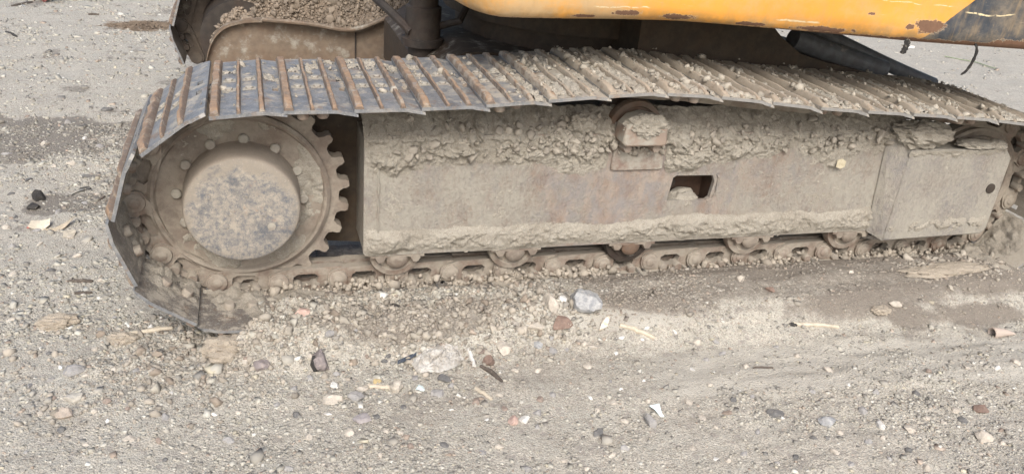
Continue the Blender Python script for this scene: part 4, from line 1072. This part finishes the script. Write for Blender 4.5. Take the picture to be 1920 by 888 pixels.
def stick(name, p0, p1, wpx, mat, label, cat, bend=.0, seed=0, flat=.6, n=9, taper=.5, lift=.3):
    x0, y0, z0 = inv(*p0); x1, y1, z1 = inv(*p1); r = wpx*mpp(*p0)/2; rr = random.Random(seed)
    pts = []; L = math.hypot(x1-x0, y1-y0)
    for i in range(n):
        t = i/(n-1); x = x0+(x1-x0)*t+bend*math.sin(math.pi*t)*-(y1-y0)+rr.uniform(-1, 1)*r*.25; y = y0+(y1-y0)*t+bend*math.sin(math.pi*t)*(x1-x0)+rr.uniform(-1, 1)*r*.25
        pts.append((x, y, max(z0+(z1-z0)*t, gz(x, y))+r*lift))
    rad = [r*(taper+(1-taper)*math.sin(math.pi*min(1, max(0, .12+.76*i/(n-1)))))*rr.uniform(.85, 1.1) for i in range(n)]
    o = MB().tube(pts, rad, 7).build(name, mat, None, 30); return tag(o, label, cat)

G = lambda n, c, c2=None: stone_mat(n, c, c2)
GREYW, PALE, GREY, DKG = G('grey_white_rock', (.46, .46, .455), (.26, .27, .28)), G('pale_beige_rock', (.56, .51, .44)), G('grey_rock', (.36, .35, .34)), G('dark_grey_rock', (.17, .168, .165))
PINK, BRICK, WHITE, LILAC = G('pink_rock', (.58, .42, .36)), G('brick_red_rubble', (.26, .185, .15)), G('white_chip', (.70, .69, .66), (.6, .59, .56)), G('lilac_rock', (.43, .395, .395))
AQUA, OCHRE, CLOD, BLACK = G('pale_aqua_chip', (.66, .76, .76), (.6, .7, .7)), G('ochre_rock', (.58, .46, .25)), mud_mat('clod_soil', (.50, .44, .36), (.42, .365, .295), (.32, .27, .22)), G('black_rubble', (.05, .048, .047))
WOODP, WOODD, PURP = G('pale_weathered_wood', (.60, .54, .44), (.48, .42, .33)), G('dark_weathered_wood', (.12, .10, .085)), G('purple_grey_rock', (.28, .245, .24))
def A(*a, **k): return rock_obj('stone', *a, **k)
A(1090, 556, 66, 56, GREYW, 'largest angular grey and white stone in front of the chain', seed=2, flat=.62, sub=3)
A(1033, 560, 26, 38, PALE, 'upright pale beige stone left of the largest grey and white stone', seed=3)
A(1052, 556, 14, 22, WHITE, 'small white chip squeezed beside the largest grey and white stone', seed=4)
rock_obj('brick_fragment', 1056, 576, 38, 28, BRICK, 'rust red brick fragment at the foot of the largest stone', 'brick', seed=5)
A(1006, 592, 34, 18, PALE, 'flat pale stone below left of the largest stone', seed=6)
A(949, 610, 26, 26, PALE, 'squarish pale stone standing alone between plastic bag and largest stone', seed=7)
A(1008, 639, 20, 18, GREYW, 'light grey stone lying alone right of the plastic bag', seed=8)
A(597, 678, 34, 38, PURP, 'dark purple grey split rock in front of the muddy chain', seed=9, flat=.7)
A(490, 680, 30, 26, PURP, 'flat purplish stone left of the split rock', seed=10)
A(567, 580, 40, 22, PINK, 'pink stone half buried in crumbled soil under the sprocket', seed=11)
A(625, 741, 38, 28, PALE, 'broad pale stone in foreground below the split rock', seed=12)
A(677, 781, 32, 22, LILAC, 'lilac grey stone in the foreground gravel', seed=13)
A(961, 782, 19, 23, PINK, 'salmon pink pebble next to the white pebble', seed=14)
A(984, 781, 20, 18, WHITE, 'white oval pebble next to the salmon pink pebble', seed=15)
A(742, 723, 26, 24, PALE, 'cube shaped pale block at the end of the flat slat', seed=16, flat=.8)
A(787, 724, 18, 14, AQUA, 'pale aqua chip below the plastic bag', 'chip', seed=17)
A(706, 712, 18, 11, OCHRE, 'ochre yellow chip above the flat slat', 'chip', seed=18)
A(615, 774, 17, 9, WHITE, 'white flat chip in the left centre foreground', 'chip', seed=19)
A(628, 719, 17, 15, WHITE, 'small white chip just above the broad pale stone', 'chip', seed=20)
A(1218, 786, 17, 30, GREY, 'long grey stone standing beside the bluish white shard', seed=21)
A(1122, 808, 24, 14, DKG, 'blue grey flat pebble in the right centre foreground', seed=22)
A(1551, 787, 40, 26, GREYW, 'pale blue grey flat stone in the right foreground', seed=23)
A(1452, 770, 38, 20, DKG, 'dark charcoal stone left of the pale blue grey flat stone', seed=24)
A(1706, 802, 22, 15, PALE, 'small cream stone in the right foreground', seed=25)
A(1845, 813, 34, 26, PALE, 'lumpy pale stone near the right corner of the foreground', seed=26)
A(1648, 790, 16, 24, WHITE, 'white quartz pebble between flat stone and cream stone', seed=27)
rock_obj('brick_fragment', 1838, 763, 30, 20, BRICK, 'dull red rubble piece in the right foreground', 'brick', seed=28)
rock_obj('brick_fragment', 919, 673, 26, 24, BRICK, 'rust brown rubble piece above the dark stick', 'brick', seed=29)
rock_obj('brick_fragment', 1445, 540, 20, 14, BRICK, 'small dark red rubble piece on the damp soil', 'brick', seed=30)
A(834, 705, 26, 20, DKG, 'dull blue grey pebble right of the plastic bag foot', seed=31)
A(822, 732, 26, 20, GREY, 'rough grey stone under the plastic bag', seed=32)
A(668, 741, 30, 20, GREY, 'grey stone between broad pale stone and cube shaped block', seed=33)
A(1168, 622, 14, 8, WHITE, 'bright white rectangular chip on the sandy patch', 'chip', seed=34)
A(1112, 648, 26, 10, PALE, 'flat pale chip on the sandy patch', 'chip', seed=44)
A(1680, 500+62, 26, 14, PALE, 'pale stone on the damp ground under the guard', seed=35)
A(1594, 507, 12, 11, PALE, 'pale pebble alone on the dark damp soil', seed=36)
A(1388, 518, 15, 18, PALE, 'cream pebble below the chain beside a smaller clod', seed=37)
A(140, 688, 36, 28, GREY, 'rounded grey stone on the left foreground', seed=38)
rock_obj('concrete_block', 143, 742, 40, 21, G('pale_concrete', (.52, .49, .43)), 'small rectangular pale concrete piece on the left foreground', 'concrete', seed=39, flat=.7, sub=2, rotz=.1)
A(122, 772, 36, 24, G('beige_shard', (.54, .46, .38)), 'beige curved shard below the concrete piece', 'shard', seed=40)
clod_obj(108, 598, 72, 36, 'big pale dirt clod at left near the fallen sticks', 41, .7)
clod_obj(425, 640, 80, 50, 'largest pale dirt clod at the foot of the track drive end', 42, .75)
clod_obj(232, 628, 50, 30, 'pale dirt clod with a stick leaning on it', 43, .6)
clod_obj(1780, 497, 170, 36, 'broad pale clay slab lying below the idler guard', 45, .35)
clod_obj(1655, 565, 40, 20, 'pale clod on damp soil right of the wheel rut', 46, .5)
A(74, 366, 24, 26, BLACK, 'black rubble lump on top of the dark rubble patch', 'rubble', seed=47, flat=.8)
A(64, 384, 24, 20, BLACK, 'black rubble lump lowest in the dark rubble patch', 'rubble', seed=48)
A(168, 329, 30, 11, DKG, 'long dark flat stone left of the track wrap', seed=50)
A(590, 685, 14, 30, BLACK, 'black shard leaning on the split rock', 'shard', seed=51, flat=.8)
A(740, 548+22, 18, 14, BLACK, 'tiny black rubble lump in the crumbled soil', 'rubble', seed=52)
scr = lambda nm, u, v, pts, mat, label, cat, curl, seed, rot=0, rx=0, ry=0, th=.003: tag(scrap(nm, [(x*mpp(u, v), y*mpp(u, v)) for x, y in pts], th, mat, None, (inv(u, v)[0], inv(u, v)[1], inv(u, v)[2]+.008), curl, seed, rot, rx, ry), label, cat)
PAPER = G('cream_paper', (.68, .62, .50), (.58, .52, .42))
scr('wrapper', 76, 425, [(-20, -10), (0, -16), (16, -8), (18, 8), (4, 16), (-14, 12)], PAPER, 'cream torn wrapper scrap with red edge left of the dried leaf', 'wrapper', 1.2, 61, .2, .3)
scr('wrapper_edge', 59, 424, [(-5, -14), (3, -12), (5, 10), (-3, 14)], G('faded_red', (.55, .16, .13), (.5, .2, .17)), 'faded red strip at the edge of the cream wrapper scrap', 'wrapper', .5, 62)
scr('dried_leaf', 113, 426, [(-26, -18), (-10, -10), (8, 6), (22, 24), (24, 14), (12, -6), (-6, -20)], G('beige_leaf', (.50, .43, .33)), 'long beige dried leaf right of the wrapper scrap', 'leaf', 1.0, 63, 0, .25)
scr('dried_leaf', 131, 440, [(-10, -12), (8, -14), (12, 4), (2, 14), (-10, 6)], G('beige_leaf2', (.52, .47, .38)), 'short pale dried leaf under the long beige leaf', 'leaf', 1.0, 64, 0, .2)
scr('plaster_shard', 1136, 594, [(-16, -10), (4, -4), (16, 14), (14, 18), (-2, 8)], G('white_plaster', (.74, .72, .66), (.55, .42, .28)), 'white triangular shard with brown edge right of the largest stone', 'shard', .2, 65, .1, .5, 0, .006)
scr('porcelain_shard', 1231, 773, [(-12, 12), (10, 14), (8, -8), (12, -18), (2, -12), (-4, 2)], AQUA, 'bluish white porcelain shard beside the long grey stone', 'shard', .1, 66, 0, .4, 0, .004)
scr('plastic_chip', 765, 677, [(-22, -10), (2, -2), (24, 12), (18, 14), (-4, 6), (-20, -2)], G('blue_black_plastic', (.07, .085, .11)), 'blue black plastic piece poking out beside the clear bag', 'plastic', .3, 67, 0, .3)
stick('wooden_stick', (1166, 594), (1232, 610), 10, WOODP, 'pale weathered wood strip right of the white triangular shard', 'stick', .03, 1, taper=.8)
stick('wood_splinter', (691, 724), (732, 728), 10, WOODP, 'short flat pale slat ending at the cube shaped block', 'stick', 0, 2, taper=.9)
stick('white_stick', (881, 660), (889, 688), 8, WHITE, 'short white stick just right of the plastic bag', 'stick', 0, 3, taper=.9)
stick('twig', (901, 686), (942, 716), 9, WOODD, 'dark twig right of the short white stick', 'twig', .05, 4)
stick('wood_splinter', (890, 728), (922, 749), 8, WOODP, 'pale splinter below the dark twig', 'stick', 0, 5, taper=.9)
stick('wood_splinter', (1488, 602), (1572, 614), 9, WOODP, 'long whitish wood splinter on the pale rut at right', 'stick', .02, 6, taper=.6)
stick('twig', (1482, 601), (1496, 604), 8, BLACK, 'black burnt tip beside the long whitish splinter', 'twig', 0, 7)
stick('twig', (240, 628), (325, 615), 11, WOODP, 'pale stick lying from the left clod toward the track', 'stick', .02, 8)
stick('wooden_stick', (420, 604), (452, 606), 11, WOODD, 'dark grey wood end at the foot of the track beside the largest clod', 'stick', 0, 9, taper=.95)
stick('twig', (127, 528), (174, 528), 8, WOODD, 'dark brown twig left of the track lying flat', 'twig', .03, 10)
stick('twig', (140, 551), (172, 549), 8, WOODD, 'short dark twig just below the flat brown twig', 'twig', 0, 11)
stick('twig', (186, 376), (198, 368), 5, WOODD, 'tiny dark twig beside the track wrap', 'twig', 0, 12)
stick('twig', (22, 13), (62, 5), 6, WOODD, 'dark twig far off near the top left corner', 'twig', 0, 13)
stick('twig', (12, 61), (32, 70), 6, BLACK, 'black twig far off at the left edge', 'twig', 0, 14)
stick('twig', (165, 28), (185, 29), 6, WOODD, 'small dark twig far off in the pale upper left ground', 'twig', 0, 15)
stick('twig', (1412, 690), (1450, 690), 5, WOODD, 'thin brown twig on the sandy right foreground', 'twig', .05, 16)
scr('red_rag', 85, 3, [(-20, -6), (0, -9), (22, -4), (18, 6), (-6, 8)], G('faded_red_rag', (.50, .20, .17)), 'faded red rag scrap far off at the top left', 'rag', 1.5, 70)
# hollow tapered pink-brown horn-like piece
def horn():
    x0, y0, z0 = inv(1858, 629); x1, y1, z1 = inv(1902, 628); s = mpp(1875, 627); P = smooth_path([(x0, y0, z0+.012), (x0*.5+x1*.5, y0*.5+y1*.5, z0+.013), (x1, y1, z1+.006)], 8)
    o = MB().tube(P, [11*s, 10.5*s, 9.5*s, 8*s, 6.5*s, 5*s, 3.4*s, 1.6*s], 16); o.f = [f for f in o.f if len(f) == 4 or f[0] != 0]
    o.f = [f for f in o.f if not (len(f) > 4 and 0 in f)]
    ob = o.build('hollow_tube', G('pinkish_clay', (.50, .42, .36), (.45, .38, .33))); m = ob.modifiers.new('thick', 'SOLIDIFY'); m.thickness = .004; m.offset = -1
    return tag(ob, 'pinkish hollow tapered tube lying at the right edge by the dark soil', 'tube')
horn()
# clear crumpled plastic bag
def bag():
    t = NT('clear_dusty_plastic'); b_ = t.b
    c = t.mix(t.ramp(t.noise(25, 5, .6), .4, .65), (.74, .72, .68), (.50, .46, .40))
    t.done(c, .2, t.bump(t.noise(45, 4, .6, dist=1.5), .5, .006), 0, .6); b_.inputs['Alpha'].default_value = .5
    ax, ay, az = inv(775, 692); bx, by, bz = inv(866, 640); s = mpp(815, 665)
    U, Vv = np.meshgrid(np.linspace(0, 1, 70), np.linspace(-1, 1, 50))
    ln = np.array([bx-ax, by-ay]); pr = np.array([-ln[1], ln[0]])/np.linalg.norm(ln)
    wd = 40*s*(.55+.45*np.sin(np.pi*np.clip(U*.9+.05, 0, 1)))*(1+.15*fbm(U*5, Vv*0, s=201, o=3))
    x = ax+ln[0]*U+pr[0]*Vv*wd*.75; y = ay+ln[1]*U+pr[1]*Vv*wd*.75
    f = fbm(U*5+Vv*1.2, Vv*2.2-U*2, s=205, o=4, g=.6)
    rg = 1-np.abs(fbm(U*4+Vv*2.2, Vv*3-U*3, s=211, o=3))*3
    z = ground_h(x, y)+.008+.014*np.maximum(0, rg)**2*(1-Vv**2)*sst(0, .15, U)+.020*(1-Vv**2)*(.6+.9*np.abs(f))*sst(0, .1, U)*sst(1, .85, U)+.006*np.abs(fbm(U*14, Vv*6, s=209, o=3))
    me, _ = grid_mesh('plastic_bag', np.stack([x, y, z], -1)); return tag(obj('plastic_bag', me, t.m), 'crumpled clear plastic bag lying on the ground in front of the chain', 'bag')
bag()
def loopstring(name, pts, r, mat, label, cat):
    P = smooth_path([(*inv(u, v)[:2], inv(u, v)[2]+h) for u, v, h in pts], 26); return tag(MB().tube(P, r, 6).build(name, mat), label, cat)
loopstring('red_string', [(822, 540, .012), (838, 536, .014), (858, 541, .010), (866, 546, .006), (850, 551, .006), (830, 551, .008), (822, 545, .006)], .0022, G('faded_red_string', (.42, .17, .14)), 'loop of faded red string at the foot of the chain', 'string')
loopstring('wire_hook', [(135, 368, .006), (150, 362, .008), (164, 359, .010), (171, 358, .01), (168, 355, .01), (150, 356, .008)], .0024, BLACK, 'bent black wire hook left of the track wrap', 'wire')
loopstring('green_string', [(1770, 108, .01), (1800, 113, .01), (1830, 119, .01), (1850, 126, .01), (1866, 131, .01)], .005, G('green_string', (.30, .36, .24)), 'thin green string on the far ground under the body', 'string')
# withered grass tuft far left
def tuft():
    x, y, z = inv(288, 50); r = random.Random(4); b = MB()
    for i in range(1100):
        a = r.uniform(0, 6.28); rad = r.random()**.6; px, py = x+.30*rad*math.cos(a), y+.16*rad*math.sin(a); h = r.uniform(.004, .032)*(1.2-rad); d = r.uniform(-.11, .11), r.uniform(-.07, .07)
        w = .0018; b.add([(px-w, py, z-.005), (px+w, py, z-.005), (px+d[0]*.6+w*.6, py+d[1]*.6, z+h), (px+d[0], py+d[1], z+h*.6)], [(0, 1, 2, 3)])
    return tag(b.build('grass_tuft', G('withered_grass', (.24, .19, .145), (.15, .12, .095))), 'withered brown grass tuft far off left of the far track', 'grass')
tuft()
# pale stone far right
A(1705, 88, 18, 10, WHITE, 'white stone on the far ground under the yellow body', seed=81)
# countable small stones of five kinds, each described by the piece it lies nearest to
MARKS = [(1090, 556, 'the largest grey and white stone'), (815, 665, 'the crumpled plastic bag'), (597, 678, 'the dark split rock'), (625, 741, 'the broad pale stone'),
         (742, 723, 'the cube shaped pale block'), (970, 782, 'the salmon pink pebble'), (1225, 780, 'the bluish white shard'), (1551, 787, 'the pale blue grey flat stone'), (1452, 770, 'the dark charcoal stone'),
         (1838, 763, 'the dull red rubble piece'), (140, 688, 'the rounded grey stone at left'), (143, 742, 'the small concrete piece'), (425, 640, 'the largest dirt clod'), (108, 598, 'the left dirt clod'),
         (1530, 608, 'the long whitish splinter'), (1875, 627, 'the hollow tapered tube'), (920, 703, 'the dark twig by the bag'), (677, 781, 'the lilac grey stone'), (1845, 813, 'the lumpy pale stone at right'), (1122, 808, 'the blue grey flat pebble'),
         (69, 375, 'the black rubble lumps'), (113, 426, 'the beige dried leaf'), (150, 528, 'the flat brown twig'), (1168, 622, 'the bright white chip'), (1648, 790, 'the white quartz pebble'), (949, 610, 'the lone squarish stone')]
def where(u, v):
    d, m = min(((math.hypot(u-a, v-b_), (a, b_, t)) for a, b_, t in MARKS), key=lambda q: q[0])
    dx, dy = u-m[0], v-m[1]
    side = ('right of' if dx > 0 else 'left of') if abs(dx) > 2.2*abs(dy) else ('below' if dy > 0 else 'above') if abs(dy) > 2.2*abs(dx) else ('below and right of' if dy > 0 and dx > 0 else 'below and left of' if dy > 0 else 'above and right of' if dx > 0 else 'above and left of')
    return ('close ' if d < 75 else 'well ' if d > 170 else '')+side+' '+m[2]
kinds = [('pale pebbles on the ground', 'pale beige pebble', PALE, 72), ('grey pebbles on the ground', 'grey pebble', GREY, 50),
         ('dark pebbles on the ground', 'dark charcoal pebble', DKG, 26), ('white pebbles on the ground', 'tiny white pebble', WHITE, 26), ('reddish pebbles on the ground', 'reddish brown pebble', G('reddish_rock', (.32, .26, .22)), 16)]
rp = random.Random(17); placed = [(a, b_) for a, b_, t in MARKS]; used_lab = {}
for grp, lab, mt, cnt in kinds:
    ms = []
    for q in range(4):
        bm = bmesh.new(); bmesh.ops.create_icosphere(bm, subdivisions=2, radius=1)
        for _ in range(14):
            nv = Vector((rp.gauss(0, 1), rp.gauss(0, 1), rp.gauss(0, .8))).normalized(); d = rp.uniform(.45, .85)
            for w_ in bm.verts:
                e = w_.co.dot(nv)-d
                if e > 0: w_.co -= nv*e
        for w_ in bm.verts: w_.co *= 1.3
        me = bpy.data.meshes.new('pebble'); bm.to_mesh(me); bm.free(); me.materials.append(mt); me.shade_smooth(); me.set_sharp_from_angle(angle=.3); ms.append(me)
    first = {}
    for q in range(cnt):
        for _try in range(400):
            u, v = rp.uniform(10, 1910), rp.uniform(585, 880)
            if rp.random() < .18: u, v = rp.uniform(5, 200), rp.uniform(200, 560)
            if u > 1400 and 560 < v < 690 and rp.random() < .8: continue
            L = lab+' lying '+where(u, v)
            if L in used_lab and _try < 300: continue
            if all((u-a)**2+(v-b_)**2 > 24**2 for a, b_ in placed): break
        used_lab[L] = 1
        placed.append((u, v)); x, y, z = inv(u, v); s = mpp(u, v)*rp.uniform(5, 9.)*(.7 if mt is WHITE else 1)
        i = rp.randrange(4)
        if i not in first: first[i] = o = obj('pebble', ms[i])
        else: o = first[i].copy(); COL.objects.link(o)
        o.location = (x, y, z+s*.02); o.scale = (s*rp.uniform(.9, 1.4), s*rp.uniform(.7, 1.1), s*rp.uniform(.5, .8)); o.rotation_euler = (rp.uniform(-.3, .3), rp.uniform(-.3, .3), rp.uniform(0, 6.28))
        tag(o, L, 'pebble', grp)
